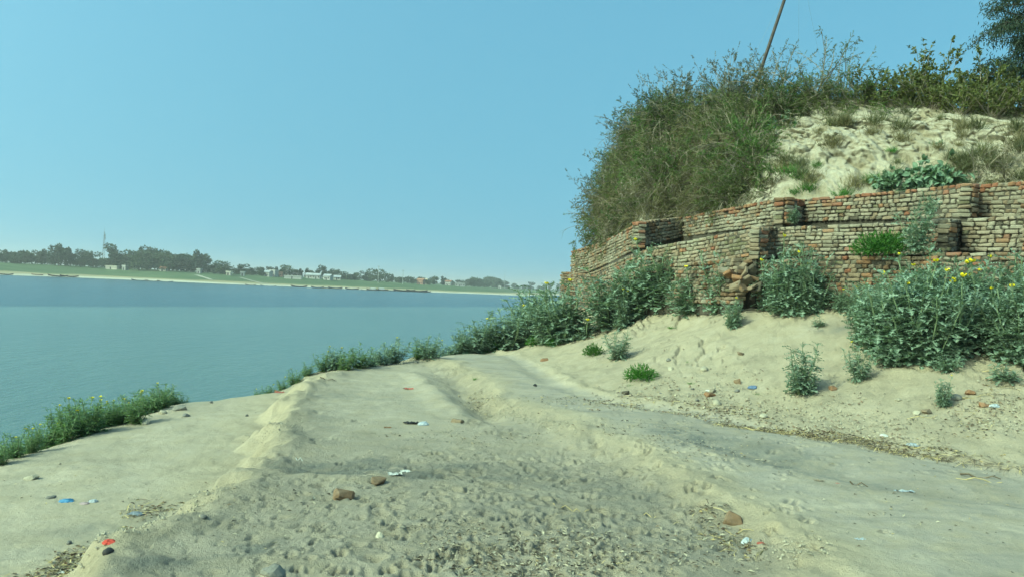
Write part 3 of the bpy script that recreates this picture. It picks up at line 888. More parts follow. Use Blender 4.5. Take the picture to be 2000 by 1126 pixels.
def put(name, protos, px, py, hpx, label, group=None, cat="plant", fat=1.0, nfl=99, dz=-.02, lo=3.0):
    g = hit_ground(px, py, lo)
    s = hpx * g[1] / FPX / .92
    return plant_thing(name, random.choice(protos), label, cat, (g[0], g[1], g[2] + dz), random.uniform(0, 6.28), (s * fat, s * fat, s), group, None, nfl)

# green weeds along the lip of the bank, then grey-green prickly plants up to the wall
ORD = ['leftmost', 'second from left', 'third from left', 'fourth from left', 'fifth from left', 'sixth from left', 'seventh from left', 'eighth from left', 'ninth from left', 'tenth from left',
       'eleventh from left', 'twelfth from left', 'thirteenth from left', 'fourteenth from left', 'fifteenth from left', 'sixteenth from left']
def ordinal(label, k, n):
    if n < 2 or n > 16: return label
    if len(label.split()) > 13: print('LONG', label)
    return label + ', ' + ('rightmost' if k == n - 1 else ORD[k])

def row(pts, protos, name, label, group, fat=1.2, tall=1.0, nfl=99):
    pts = sorted(pts)
    for k, (px, py, h) in enumerate(pts):
        put(name, protos, px, py, h * tall * random.uniform(.80, 1.10), ordinal(label, k, len(pts)) if len(pts) < 10 else label, group, fat=fat * random.uniform(.9, 1.25), nfl=min(nfl, random.choice([0, 0, 1, 1, 2])), dz=-.05)

row([(2, 906, 66), (30, 893, 60), (62, 884, 62), (96, 872, 60), (128, 862, 72), (160, 850, 66), (186, 842, 78), (15, 884, 70), (48, 872, 66), (80, 866, 70), (112, 858, 66), (146, 846, 76), (172, 838, 80), (200, 830, 72)], WEED, "bank_weed",
    "leafy green weed with small yellow flowers on the river lip at the picture's left edge", "weeds along the left river lip", 1.25)
row([(214, 832, 60), (240, 826, 58), (268, 826, 76), (292, 806, 50), (318, 797, 52), (340, 790, 44), (362, 782, 34), (384, 777, 22), (226, 826, 66), (255, 816, 70), (282, 806, 62), (305, 798, 50), (330, 790, 52), (352, 784, 40)], WEED, "bank_weed",
    "shorter green weed on the river lip just left of the bare gap", "weeds before the bare gap in the lip", 1.25)
row([(505, 750, 20), (528, 745, 30), (552, 741, 34), (576, 736, 40), (600, 731, 40)], WEED, "bank_weed",
    "low pale green weed just right of the lip's bare gap", "weeds just right of the bare gap", 1.3, nfl=1)
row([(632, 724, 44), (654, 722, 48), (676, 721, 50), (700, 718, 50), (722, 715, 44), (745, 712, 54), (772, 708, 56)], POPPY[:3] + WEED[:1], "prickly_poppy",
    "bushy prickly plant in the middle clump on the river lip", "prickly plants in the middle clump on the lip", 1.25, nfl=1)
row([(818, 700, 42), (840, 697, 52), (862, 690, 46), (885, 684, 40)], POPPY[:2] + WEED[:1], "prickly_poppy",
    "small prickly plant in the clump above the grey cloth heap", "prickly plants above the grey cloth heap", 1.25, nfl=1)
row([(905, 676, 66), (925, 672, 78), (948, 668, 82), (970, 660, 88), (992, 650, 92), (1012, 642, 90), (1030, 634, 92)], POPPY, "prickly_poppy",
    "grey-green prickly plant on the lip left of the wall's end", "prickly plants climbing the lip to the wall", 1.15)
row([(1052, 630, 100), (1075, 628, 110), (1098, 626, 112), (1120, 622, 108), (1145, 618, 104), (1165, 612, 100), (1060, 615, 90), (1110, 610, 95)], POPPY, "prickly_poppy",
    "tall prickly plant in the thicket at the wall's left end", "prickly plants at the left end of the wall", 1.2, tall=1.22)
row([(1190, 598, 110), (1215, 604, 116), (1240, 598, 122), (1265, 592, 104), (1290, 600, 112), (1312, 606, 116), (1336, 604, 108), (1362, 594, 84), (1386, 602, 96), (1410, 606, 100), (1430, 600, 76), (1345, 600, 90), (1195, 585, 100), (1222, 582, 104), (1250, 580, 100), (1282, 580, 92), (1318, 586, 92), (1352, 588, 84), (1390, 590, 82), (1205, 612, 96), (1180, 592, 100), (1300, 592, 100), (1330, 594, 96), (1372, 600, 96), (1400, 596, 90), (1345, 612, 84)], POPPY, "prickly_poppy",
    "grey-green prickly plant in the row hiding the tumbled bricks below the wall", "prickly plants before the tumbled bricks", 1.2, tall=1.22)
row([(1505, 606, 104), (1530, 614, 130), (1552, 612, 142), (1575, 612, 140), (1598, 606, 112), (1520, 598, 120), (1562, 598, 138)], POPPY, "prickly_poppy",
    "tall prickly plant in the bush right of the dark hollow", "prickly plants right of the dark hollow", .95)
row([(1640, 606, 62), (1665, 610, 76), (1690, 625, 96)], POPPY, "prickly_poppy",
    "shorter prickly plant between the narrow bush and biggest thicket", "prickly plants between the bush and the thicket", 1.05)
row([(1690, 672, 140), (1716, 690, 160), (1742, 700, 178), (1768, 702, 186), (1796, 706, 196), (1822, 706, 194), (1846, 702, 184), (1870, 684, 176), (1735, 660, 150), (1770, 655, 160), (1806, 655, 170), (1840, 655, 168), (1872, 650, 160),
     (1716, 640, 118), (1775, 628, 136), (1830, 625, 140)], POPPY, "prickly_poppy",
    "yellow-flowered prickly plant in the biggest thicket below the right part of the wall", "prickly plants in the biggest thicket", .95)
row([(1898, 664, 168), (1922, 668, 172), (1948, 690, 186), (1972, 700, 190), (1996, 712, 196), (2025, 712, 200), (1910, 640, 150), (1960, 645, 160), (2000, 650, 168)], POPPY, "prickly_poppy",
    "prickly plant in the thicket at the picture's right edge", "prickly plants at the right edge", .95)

put("prickly_poppy", [POPPY[3]], 1562, 768, 112, "lone grey-green prickly plant with a tall central stem on the open slope", fat=1.0, nfl=0)
put("prickly_poppy", [POPPY_LOW[0]], 1572, 766, 60, "low spreading prickly leaves around the lone tall prickly plant's foot", fat=1.0, nfl=0)
put("prickly_poppy", [POPPY[1]], 1676, 742, 76, "small prickly plant with one yellow flower right of the lone tall one", fat=.95, nfl=1)
put("prickly_poppy", [POPPY[0]], 1842, 792, 62, "small spiky plant standing beside rubble below the biggest thicket", fat=.95, nfl=1)
put("prickly_poppy", [POPPY[2]], 1432, 640, 66, "small prickly plant in front of the tumbled bricks, standing alone on the sand", fat=.95, nfl=1)
put("prickly_poppy", [POPPY[1]], 1208, 700, 62, "grey prickly plant on the left of the slope, right of a green grass patch", fat=1.2, nfl=0)
put("prickly_poppy", [POPPY[4]], 1218, 640, 80, "prickly plant straggling down the slope below the wall's left part", fat=1.0, nfl=2)
put("prickly_poppy", [POPPY_LOW[1]], 1600, 636, 26, "flat rosette of prickly leaves below the narrow bush", fat=1.3, nfl=0)
put("prickly_poppy", [POPPY_LOW[0]], 1690, 664, 40, "low prickly plant sprawling at the left foot of the biggest thicket", fat=1.3, nfl=0)
put("prickly_poppy", [POPPY_LOW[1]], 1962, 742, 56, "wilted prickly plant lying over straw at the right edge", fat=1.3, nfl=0)
put("prickly_poppy", [POPPY_LOW[0]], 1850, 724, 56, "drooping prickly plant at the front of the biggest thicket", fat=1.2, nfl=0)
put("prickly_poppy", [POPPY_LOW[1]], 1740, 712, 50, "flat-leaved prickly plant at the front left of the biggest thicket", fat=1.2, nfl=0)

# plants on the ledges of the wall
def ledge_plant(name, proto, px, py, d, h, label, cat="plant", fat=1.0, nfl=0):
    p = at_depth(px, py, d); s = h * d / FPX / .92
    return plant_thing(name, proto, label, cat, p, random.uniform(0, 6), (s * fat, s * fat, s), None, None, nfl)
ledge_plant("prickly_poppy", POPPY[1], 1792, 494, 13.9, 104, "prickly plant growing on the brick ledge next to bright green grass", fat=.85)
ledge_plant("prickly_poppy", POPPY[0], 1548, 436, 16.6, 34, "small blue-green plant in the corner of the top brick tier", fat=1.2)
ledge_plant("prickly_poppy", POPPY[4], 1815, 420, 14.2, 50, "thin prickly plant reaching up to the top brick tier", fat=.8)

# ---- grass
def grass(seed, n, spread, hgt, wid, m, arch=.5, up=1.2):
    rr = np.random.default_rng(seed)
    lv = Leaves()
    P = np.concatenate([rr.normal(0, spread * .42, (n, 2)), np.zeros((n, 1))], 1)
    D = np.concatenate([rr.normal(0, arch, (n, 2)) + P[:, :2] / spread * .5, np.full((n, 1), up)], 1)
    L = hgt * rr.uniform(.45, 1.05, n)
    lv.add(BLADE, P, D, rr.normal(0, 1, (n, 3)), L, wid * rr.uniform(.6, 1.3, n), rr.uniform(0, 1, n))
    return lv.mesh("blades", m), None, []

def bush_grass(seed, m, n=900, R=.5, H=.4):
    rr = np.random.default_rng(seed)
    lv = Leaves()
    v = unit(rr.normal(0, 1, (n, 3))); v[:, 2] = np.abs(v[:, 2])
    P = v * np.array((R, R, H)) * rr.uniform(.25, .95, (n, 1))
    D = v + rr.normal(0, .55, (n, 3)); D[:, 2] += .15
    lv.add(LANCE, P, D, rr.normal(0, 1, (n, 3)), .11 * rr.uniform(.6, 1.3, n), .022, rr.uniform(0, 1, n))
    return lv.mesh("foliage", m), None, []

GREEN_BUSH = [bush_grass(300, M_GRASS), bush_grass(301, M_GRASS)]
TUFT_DRY = [grass(310 + i, 150, .20, .34, .010, M_DRYG if i % 2 else M_DRY, .55) for i in range(4)]
TUFT_GREEN = [grass(320 + i, 160, .22, .26, .012, M_GRASS, .6) for i in range(2)]
STRAWY = [grass(330, 90, .3, .55, .008, M_DRY, 1.6, .25), grass(331, 70, .25, .45, .008, M_DRYG, 1.3, .4)]

ledge_plant("green_clump", GREEN_BUSH[0], 1712, 496, 14.25, 96, "bright green feathery clump on the brick ledge", "plant", .95)
ledge_plant("green_clump", GREEN_BUSH[1], 1735, 486, 14.4, 80, "smaller bright green tuft behind the feathery clump on the ledge", "plant", .9)
for px, py, h, f, lab in [(1252, 738, 20, 2.0, "dense round patch of bright green grass on the left of the slope"), (1046, 672, 13, 1.7, "left one of two green grass patches near the loose bricks"),
                          (1082, 674, 12, 1.6, "right one of two green grass patches near the loose bricks"), (1160, 692, 16, 1.6, "green grass patch touching the grey prickly plant on the left slope"),
                          (968, 655, 20, 1.6, "green grass at the foot of the prickly plants on the lip")]:
    put("grass_patch", GREEN_BUSH, px, py, h * 3.4, lab, None, "grass", f * .5)
for px, py, h, lab in [(1350, 748, 24, "short green tuft among dry leaves below the rounded grass patch"), (1312, 640, 26, "thin light green sprout on the sand below the wall"),
                       (1232, 752, 22, "green tuft at the front of the round grass patch"), (1478, 768, 18, "mossy green tuft beside the blue rag"), (385, 982, 24, "green sprout on the crumbling ridge at lower left"),
                       (1345, 706, 16, "tiny green tuft above the tan slab stones"), (240, 1030, 26, "green tuft in the rubbish line at lower left"), (105, 1122, 30, "grass tuft in the rubbish at the bottom left corner"),
                       (1720, 860, 14, "tiny sprout by the white bag on the straw line"), (930, 740, 24, "pale green tuft in the gully head"), (640, 905, 14, "thin green blades in the dark damp patch")]:
    put("grass_tuft", TUFT_GREEN, px, py, h, lab, None, "grass", 1.3)
for px, py, h, lab in [(938, 788, 20, "heap of dry grey-brown stalks in the gully"), (1275, 940, 22, "yellow straw bunch on the edge of the right track"), (1390, 1015, 26, "bunch of dry straw at the front bank, left of the brick slab"),
                       (1960, 752, 30, "dry stalks under the wilted plant at the right edge"), (1890, 800, 20, "dry stalks by the orange brick pieces"), (1330, 1118, 24, "dry stalks at the bottom of the picture")]:
    put("dry_stalks", STRAWY, px, py, h, lab, None, "straw", 1.6)

# ---- shrubs on the hill
def shrub(seed, m, nb=26, L=1.25, el=(.2, 1.3), droop=.10, ntw=14, twL=.30, nlf=15, lfL=.058, lfW=.016, tm=None, tmpl=LANCE, bare=0, r0=.012, jitter=.10):
    rr = np.random.default_rng(seed)
    lv, st = Leaves(), MB()
    tm = tm or M_TWIG
    for b in range(nb):
        az, e = rr.uniform(0, 2 * math.pi), rr.uniform(*el)
        d = np.array((math.cos(az) * math.cos(e), math.sin(az) * math.cos(e), math.sin(e)))
        p = np.array((rr.normal(0, .06), rr.normal(0, .06), 0))
        LL = L * rr.uniform(.55, 1.1)
        pts, ds = [p], [d]
        for k in range(8):
            d = unit(d + rr.normal(0, jitter, 3) + np.array((0, 0, -droop)))
            p = p + d * LL / 8; pts.append(p); ds.append(d)
        pts, ds = np.array(pts), np.array(ds)
        st.tube(pts, r0, r0 * .3, 3, 0, rr.uniform(0, 1))
        if b < bare: 
            for q in range(5):
                t = rr.uniform(2, 8); i = int(min(t, 7)); o = pts[i] + (pts[i + 1] - pts[i]) * (t - i)
                dd = unit(ds[i] + rr.normal(0, .6, 3)); st.tube(np.array([o, o + dd * .15, o + dd * .3 + rr.normal(0, .03, 3)]), r0 * .4, r0 * .15, 3)
            continue
        for w in range(ntw):
            t = rr.uniform(1.6, 8) if w else 8.0
            i = int(min(t, 7)); o = pts[i] + (pts[i + 1] - pts[i]) * (t - i)
            dd = unit(ds[i] * .9 + rr.normal(0, .6, 3) + np.array((0, 0, .1 - droop)))
            tl = twL * rr.uniform(.5, 1.2) * (1.25 - .07 * t)
            d2 = unit(dd + rr.normal(0, .2, 3) + np.array((0, 0, -droop * 1.5)))
            tp = np.array([o, o + dd * tl * .5, o + dd * tl * .5 + d2 * tl * .5])
            if w % 2 == 0: st.tube(tp, r0 * .28, r0 * .12, 3)
            tt = rr.uniform(.1, 1.0, nlf)
            P = np.where(tt[:, None] < .5, tp[0] + (tp[1] - tp[0]) * (tt[:, None] * 2), tp[1] + (tp[2] - tp[1]) * (tt[:, None] * 2 - 1))
            D = (dd + d2) * .5 + rr.normal(0, .62, (nlf, 3))
            lv.add(tmpl, P, D, rr.normal(0, .5, (nlf, 3)) + np.array((0, 0, 1.0)), lfL * rr.uniform(.6, 1.25, nlf), lfW * rr.uniform(.7, 1.3, nlf), np.clip(rr.normal(.5, .28, nlf), 0, 1))
    return lv.mesh("foliage", m), st.mesh("branches", [tm]), []

FEATHER = [shrub(400 + i, [M_FEATHER, M_FEATHER3, M_FEATHER][i], droop=.12 + .03 * i, bare=4) for i in range(3)] + [shrub(404, M_FEATHER2, droop=.16, bare=10), shrub(405, M_FEATHER2, droop=.22, nb=32, bare=15)]
SPRAY = [shrub(410 + i, M_GREY, nb=12, L=1.3, el=(.4, 1.5), droop=.05, ntw=12, twL=.20, nlf=11, lfL=.045, lfW=.015, r0=.008) for i in range(2)]
ACACIA = [shrub(420 + i, M_FEATHER, nb=10, L=2.0, el=(.75, 1.5), droop=.13, ntw=20, twL=.28, nlf=14, lfL=.045, lfW=.013, r0=.016, tm=M_TWIG) for i in range(2)]
BROAD = [shrub(430 + i, M_BROAD, nb=24, L=1.15, el=(.5, 1.5), droop=.02, ntw=11, twL=.22, nlf=9, lfL=.064, lfW=.038, tmpl=OVATE) for i in range(3)]
MILK = [shrub(440 + i, M_MILK, nb=13, L=.75, el=(.5, 1.4), droop=.02, ntw=5, twL=.12, nlf=5, lfL=.15, lfW=.10, tmpl=OVATE, tm=M_STEM) for i in range(2)]
BARE = [shrub(450, M_FEATHER2, nb=16, L=1.3, el=(.1, 1.3), droop=.1, bare=15, ntw=4, jitter=.2, r0=.014), shrub(451, M_FEATHER2, nb=12, L=1.1, el=(-.2, 1.0), droop=.14, bare=11, jitter=.22)]

def hill_shrub(name, proto, px, py, size, label, group, cat="shrub", out=.5, sink=.12, lean=(-.35, -.8)):
    p = on_hill(px, py)
    n = unit(np.array((lean[0] * out, lean[1] * out, 1.0)))
    return plant_thing(name, proto, label, cat, p - n * sink, random.uniform(0, 6.28), size * random.uniform(.88, 1.12), group, n)

_r = random.Random(12)
def zone(pts, protos, size, label, group, name="feathery_shrub", out=.5, lean=(-.35, -.8), jit=6, rep=1):
    pts = sorted(pts)
    for k, (px, py) in enumerate(pts):
        for q in range(rep):
            j = jit + 16 * (rep > 1)
            hill_shrub(name, _r.choice(protos), px + _r.uniform(-j, j), py + _r.uniform(-j, j), size, ordinal(label, k, len(pts)) if rep == 1 and len(pts) < 10 else label, group, out=out, lean=lean)

zone([(1186, 300), (1178, 345), (1172, 390), (1168, 425), (1182, 455), (1205, 262), (1228, 228), (1200, 330), (1195, 375), (1195, 425)], FEATHER, 1.02, "feathery green shrub spilling over the river-side lip of the hill",
     "shrubs over the river-side lip", out=.75, lean=(-1.0, -.4), rep=3)
zone([(1225, 420), (1255, 415), (1290, 408), (1322, 405), (1355, 400), (1232, 385), (1270, 380), (1305, 372), (1345, 368), (1385, 372), (1420, 380)], FEATHER[3:] + FEATHER[:1], .85, "brownish dense shrub hanging just above the top bricks at left",
     "brownish shrubs above the top bricks", out=.7, rep=3)
zone([(1235, 340), (1275, 335), (1315, 328), (1358, 322), (1400, 330), (1440, 340), (1245, 290), (1290, 288), (1335, 280), (1380, 278), (1425, 285), (1462, 300)], FEATHER, 1.0, "dense green shrub on the overgrown hillside left of the bare silt",
     "shrubs on the overgrown hillside", out=.6, rep=3)
zone([(1262, 248), (1305, 232), (1350, 222), (1395, 215), (1440, 215), (1475, 225), (1500, 240), (1320, 252), (1368, 246), (1410, 244), (1455, 256), (1222, 252), (1240, 232), (1268, 218), (1300, 212)], FEATHER[:3] + FEATHER[:1], 1.08, "green shrub along the hill crest left of the leaning pole",
     "green shrubs along the crest left of the pole", out=.35, rep=2)
zone([(1290, 228), (1345, 212), (1240, 250), (1205, 290), (1182, 340), (1172, 400), (1400, 205), (1440, 200), (1215, 262)], SPRAY, 1.35, "pale grey wispy shrub on the hill's left skyline",
     "wispy stems on the left outline", name="wispy_shrub", rep=2, out=.4, lean=(-1.0, -.2))
zone([(1500, 215), (1530, 205), (1560, 200), (1595, 198), (1630, 196), (1662, 196), (1515, 195)], FEATHER[:3], .82, "green shrub on the crest under the arching thorn branches right of the pole",
     "green shrubs on the crest right of the pole", out=.2, rep=2)
zone([(1535, 190), (1590, 186), (1640, 186), (1500, 192)], ACACIA, 1.0, "open thorn shrub arching against the sky right of the pole", "arching thorn shrubs right of the pole", name="thorn_shrub", out=.1, jit=3)
zone([(1690, 194), (1720, 194), (1752, 192), (1785, 196), (1815, 198), (1840, 202)], BROAD, .84, "yellow-green broad-leaved bush on the middle of the crest", "broad-leaved bushes on the middle of the crest", name="broadleaf_bush", out=.15)
hill_shrub("broadleaf_bush", BROAD[0], 1812, 192, 1.35, "tallest yellow-green broad-leaved bush on the crest, its top alone against the sky", None, "shrub", .1)
zone([(1880, 208), (1905, 208), (1935, 212), (1962, 214), (1990, 216), (2020, 216)], [BROAD[1], FEATHER[0], BROAD[2]], .95, "dark green bush on the crest below the dark tree", "bushes below the dark tree", name="broadleaf_bush", out=.15)
hill_shrub("broadleaf_bush", BROAD[2], 1925, 205, 1.45, "loose bush with leafy upright stems against the sky left of the dark tree", None, "shrub", .1)
hill_shrub("milkweed", MILK[0], 1515, 240, .8, "pale broad-leaved milkweed at the upper left corner of the bare silt", None, "plant", .5)
for px, py, s, lab in [(1745, 362, .72, "leftmost round-leaved milkweed on the bare silt just above the wall"), (1785, 352, .95, "largest round-leaved milkweed in the middle of the group above the wall"),
                       (1828, 352, .9, "rightmost round-leaved milkweed of the group above the wall"), (1832, 272, .3, "tiny pale milkweed high on the bare silt")]:
    hill_shrub("milkweed", _r.choice(MILK), px, py, s, lab, None, "plant", .6)
hill_shrub("bare_shrub", BARE[0], 1255, 400, .95, "tangle of bare grey twigs hanging over the top bricks at left", None, "shrub", .9)
hill_shrub("bare_shrub", BARE[1], 1292, 392, .9, "bare pale branch curving down beside the twig tangle", None, "shrub", .9)
hill_shrub("bare_shrub", BARE[0], 1905, 345, 1.0, "bare-branched shrub on the right of the silt slope above the wall", None, "shrub", .5)
hill_shrub("feathery_shrub", FEATHER[3], 1955, 340, .8, "olive shrub above the wall at the right edge", None, "shrub", .5)
hill_shrub("feathery_shrub", FEATHER[4], 1912, 300, .6, "straggling brown-green shrub halfway up the right silt slope", None, "shrub", .5)
hill_shrub("feathery_shrub", FEATHER[0], 1765, 215, .42, "small dark green shrub hanging over the top of the bare silt", None, "shrub", .7)
hill_shrub("feathery_shrub", FEATHER[4], 1500, 372, .75, "olive shrub at the left foot of the bare silt", None, "shrub", .6)
hill_shrub("feathery_shrub", FEATHER[2], 1495, 290, .6, "green shrub hanging at the left border of the bare silt", None, "shrub", .6)
for i in range(44):                                   # small half dry tufts on the bare silt
    px = _r.choice([_r.uniform(1510, 2000), _r.gauss(1900, 70), _r.gauss(1640, 60)]); py = _r.uniform(215, 362)
    if px > 2020: px = 1950
    hill_shrub("dry_tuft", _r.choice(TUFT_DRY), px, py, _r.uniform(.6, 1.3), "small half dry grass tuft on the bare silt slope above the wall", "dry tufts on the bare silt slope", "grass", .8, .02)
for px, py in [(1545, 372), (1575, 360), (1560, 340), (1688, 350), (1712, 345), (1590, 318), (1540, 330), (1740, 300), (1650, 372)]:
    hill_shrub("green_sprout", _r.choice(TUFT_GREEN), px, py, _r.uniform(.6, 1.0), "thin green sprout on the bare silt slope above the pale top bricks", "green sprouts on the bare silt slope", "grass", .7, .02)

# weeds on the ledge between pole-side tiers
for px, py, d, h in [(1528, 498, 16.5, 46), (1545, 500, 16.3, 52), (1560, 500, 16.2, 44)]:
    ledge_plant("dry_weed", TUFT_DRY[1], px, py, d, h, "half dry weed on the brick ledge above the narrow bush", "plant", .9)["group"] = "half dry weeds on the ledge"

# ---- dark tree at the top right
def dark_tree():
    rr = np.random.default_rng(77)
    base = on_hill(2010, 212); base = base + np.array((.75, .4, -.1))
    base = base + np.array((-.5, 0, 0))
    r = thing("dark_tree", "dark drooping tree cut off by the upper right corner of the picture", "tree", tuple(map(float, base)))
    tr, lv, st = MB(), Leaves(), MB()
    pts = np.array([(0, 0, 0), (-.05, 0, 1.2), (.05, .05, 2.4), (.0, 0, 3.6), (.1, 0, 5.9)])
    tr.tube(pts, .12, .03, 7)
    for k in range(170):
        h = rr.uniform(1.0, 5.6); az = rr.uniform(0, 6.28); L = rr.uniform(.7, 1.6) * (1.15 - .07 * h)
        o = np.array((0, 0, h)); d = np.array((math.cos(az), math.sin(az), .45))
        p, br = o, [o]
        for j in range(6):
            d = unit(d + np.array((0, 0, -.17)) + rr.normal(0, .12, 3)); p = p + d * L / 6; br.append(p)
        br = np.array(br); st.tube(br, .022, .006, 3)
        n = 170
        t = rr.uniform(1, 6, n); i = np.minimum(t.astype(int), 5)
        P = br[i] + (br[i + 1] - br[i]) * (t - i)[:, None] + rr.normal(0, .085, (n, 3))
        D = np.tile((0, 0, -.9), (n, 1)) + rr.normal(0, .6, (n, 3))
        lv.add(LANCE, P, D, rr.normal(0, 1, (n, 3)), .10 * rr.uniform(.6, 1.3, n), .022, np.clip(rr.normal(.45, .25, n), 0, 1))
    t = ob("trunk", tr.mesh("trunk", [M_DTWIG]), r); ob("branches", st.mesh("branches", [M_DTWIG]), r); ob("crown", lv.mesh("crown", M_DARKLEAF), r)
dark_tree()

# ---- leaning pole with its stay wires
def pole():
    b = at_depth(1470, 205, 23.2); e = at_depth(1486, 137, 23.0); f = at_depth(1532, 0, 22.6)
    u = unit(f - e)
    top = f + u * 1.6
    root = e - u * 1.35
    r = thing("leaning_pole", "dark thin pole leaning right on the hill crest", "pole", tuple(map(float, root)))
    mb = MB(); mb.tube(np.array([(0, 0, 0), (e + (f - e) * .5) - root, top - root]), .052, .042, 9)
    ob("shaft", mb.mesh("shaft", [m_plain("weathered_pole", (.085, .07, .06), .75, .45, 7)], True), r)
    wm = m_plain("stay_wire", (.30, .32, .32), .5, .1, 5)
    for (x, y, d) in [(1462, 130, 23.4), (1560, 85, 23.6), (1612, 160, 23.8)]:
        q = at_depth(x, y, d); a = root + (top - root) * .93
        w = MB(); pts = np.array([a + (q - a) * s + np.array((0, 0, -.12 * math.sin(math.pi * s))) for s in np.linspace(0, 1.15, 12)]) - root
        w.tube(pts, .002, .002, 4); ob("stay_wire", w.mesh("stay_wire", [wm]), r)
pole()
# ------------------------------------------------------------------ the far bank: trees, village, boats
def far_ground(px, off):
    """a point on the far bank seen at photo column px, off metres in from the shoreline"""
    a0 = ray(px, 560)[0]
    y = np.linspace(200, 1500, 2600)
    s = sdist(a0 * y, y, SHORE)[0]
    k = int(np.argmax(s > off))
    p = (a0 * y[k], y[k])
    return np.array((p[0], p[1], float(far_z(np.array([p[0]]), np.array([p[1]]))[0][0])))

M_FARLEAF = [m_leaf("far_tree_leaf", (.030, .048, .024), (.075, .105, .045), trans=.15), m_leaf("far_tree_leaf_dark", (.022, .038, .022), (.055, .08, .038), trans=.15)]
M_BARK = m_plain("bark", (.10, .08, .055), .9, .4, 2)

def far_tree_mesh(seed, wide, tall, gaps, m):
    rr = np.random.default_rng(seed)
    tr = MB(); lean = rr.normal(0, .05, 2)
    top = np.array((lean[0] * 6, lean[1] * 6, 6.0 * tall))
    tr.tube(np.array([(0, 0, -.6), (lean[0] * 2, lean[1] * 2, 2.4 * tall), top]), .28, .12, 6)
    lv = Leaves()
    nb = int(rr.integers(9, 13))
    for b in range(nb):
        az = rr.uniform(0, 6.28); rad = rr.uniform(.2, 1) * 2.9 * wide
        c = np.array((math.cos(az) * rad, math.sin(az) * rad, rr.uniform(1.9, 9.3) * tall))
        tr.tube(np.array([(lean[0] * 2, lean[1] * 2, 2.6 * tall), c * np.array((.5, .5, .8)), c]), .11, .04, 4)
        n = int(95 * (1 - gaps))
        v = unit(rr.normal(0, 1, (n, 3)))
        R = np.array((2.0 * wide, 2.0 * wide, 1.5 * tall)) * rr.uniform(.75, 1.2)
        P = c + v * R * rr.uniform(.45, 1.05, (n, 1))
        D = v + rr.normal(0, .6, (n, 3))
        lv.add(OVATE, P, D, rr.normal(0, 1, (n, 3)), rr.uniform(.7, 1.25, n), rr.uniform(.6, 1.0, n), np.clip(rr.normal(.5, .28, n) + .15 * v[:, 2], 0, 1))
    return tr.mesh("trunk", [M_BARK]), lv.mesh("crown", m)

FAR_TREES = [far_tree_mesh(500 + i, w, t, g, M_FARLEAF[i % 2]) for i, (w, t, g) in enumerate([(1.25, 1.0, .1), (1.0, 1.1, .1), (1.5, .95, .05), (.8, 1.25, .35), (1.7, .9, .05), (.65, 1.3, .2), (1.1, .7, .1)])]
_f = random.Random(4)

def far_tree(px, off, hpx, label, group, kind=None, wide=1.0):
    p = far_ground(px, off)
    tr, crn = FAR_TREES[_f.randrange(len(FAR_TREES)) if kind is None else kind]
    s = hpx * .98 * p[1] / FPX / 10.3
    r = thing("tree", label, "tree", (p[0], p[1], p[2] - .1), (0, 0, _f.uniform(0, 6.28)), (s * wide, s * wide, s), group)
    ob("trunk", tr, r); ob("crown", crn, r)

def grove(x0, x1, n, hlo, hhi, off, label, group, kinds=None, wide=1.25):
    for i in range(n):
        px = x0 + (x1 - x0) * (i + _f.uniform(.1, .9)) / n
        far_tree(px, off + _f.uniform(-8, 35), _f.uniform(hlo, hhi), ordinal(label, i, n), group, None if kinds is None else _f.choice(kinds), wide * _f.uniform(.9, 1.2))

grove(-30, 62, 9, 20, 27, 95, "dark bushy tree in the far grove at the left edge", "far trees at the left edge", wide=1.35)
grove(66, 185, 13, 23, 35, 92, "tall dark tree in the far grove left of the lattice mast", "far trees left of the mast", [0, 1, 3, 5, 2], 1.1)
grove(185, 262, 8, 17, 27, 96, "rounded far tree in the lower stretch around the lattice mast's foot", "far trees around the mast's foot")
far_tree(222, 100, 42, "thin-crowned far tree rising above its neighbours right of the lattice mast", None, 3, 1.2)
grove(256, 372, 15, 28, 43, 88, "big dark tree in the thickest far grove across the river", "far trees of the thickest grove", [0, 1, 2, 4], 1.2)
grove(370, 402, 4, 26, 37, 92, "slender far tree at the right end of the thickest grove", "far trees at the right end of the thickest grove", [3, 5], 1.2)
far_tree(437, 84, 28, "wide round-topped far tree alone between the thickest grove and the village", None, 4, 1.15)
grove(404, 432, 4, 14, 20, 92, "low far tree between the thickest grove and the round-topped tree", "low far trees beside the round-topped tree")
grove(452, 525, 9, 12, 20, 92, "low far tree just left of the white village houses", "far trees left of the village")
far_tree(558, 105, 25, "round far tree rising behind the white village houses", None, 4, 1.0)
grove(528, 620, 9, 10, 18, 100, "small far tree among the white village houses", "far trees among the houses")
far_tree(629, 92, 24, "dark far tree just left of the bright sheds", None, 1, .8)
grove(640, 730, 10, 12, 20, 98, "far tree in the hazy belt right of the bright sheds", "far trees right of the sheds")
far_tree(737, 98, 27, "dome-shaped far tree, the biggest to the right of the village", None, 4, 1.35)
grove(752, 850, 11, 10, 17, 100, "small hazy tree in the far line right of the dome-shaped tree", "far trees right of the dome-shaped tree")
far_tree(846, 104, 17, "bushy hazy tree standing out in the thin far line", None, 2, 1.1)
grove(858, 930, 9, 9, 15, 104, "small hazy tree between the village edge and the last round grove", "far trees before the last round grove")
grove(925, 985, 9, 14, 22, 100, "hazy tree in the last round grove before the near hill", "far trees of the last round grove", [2, 4, 0], 1.3)
grove(985, 1140, 13, 8, 14, 105, "tiny hazy tree at the far right where the river bends away", "far trees where the river bends")

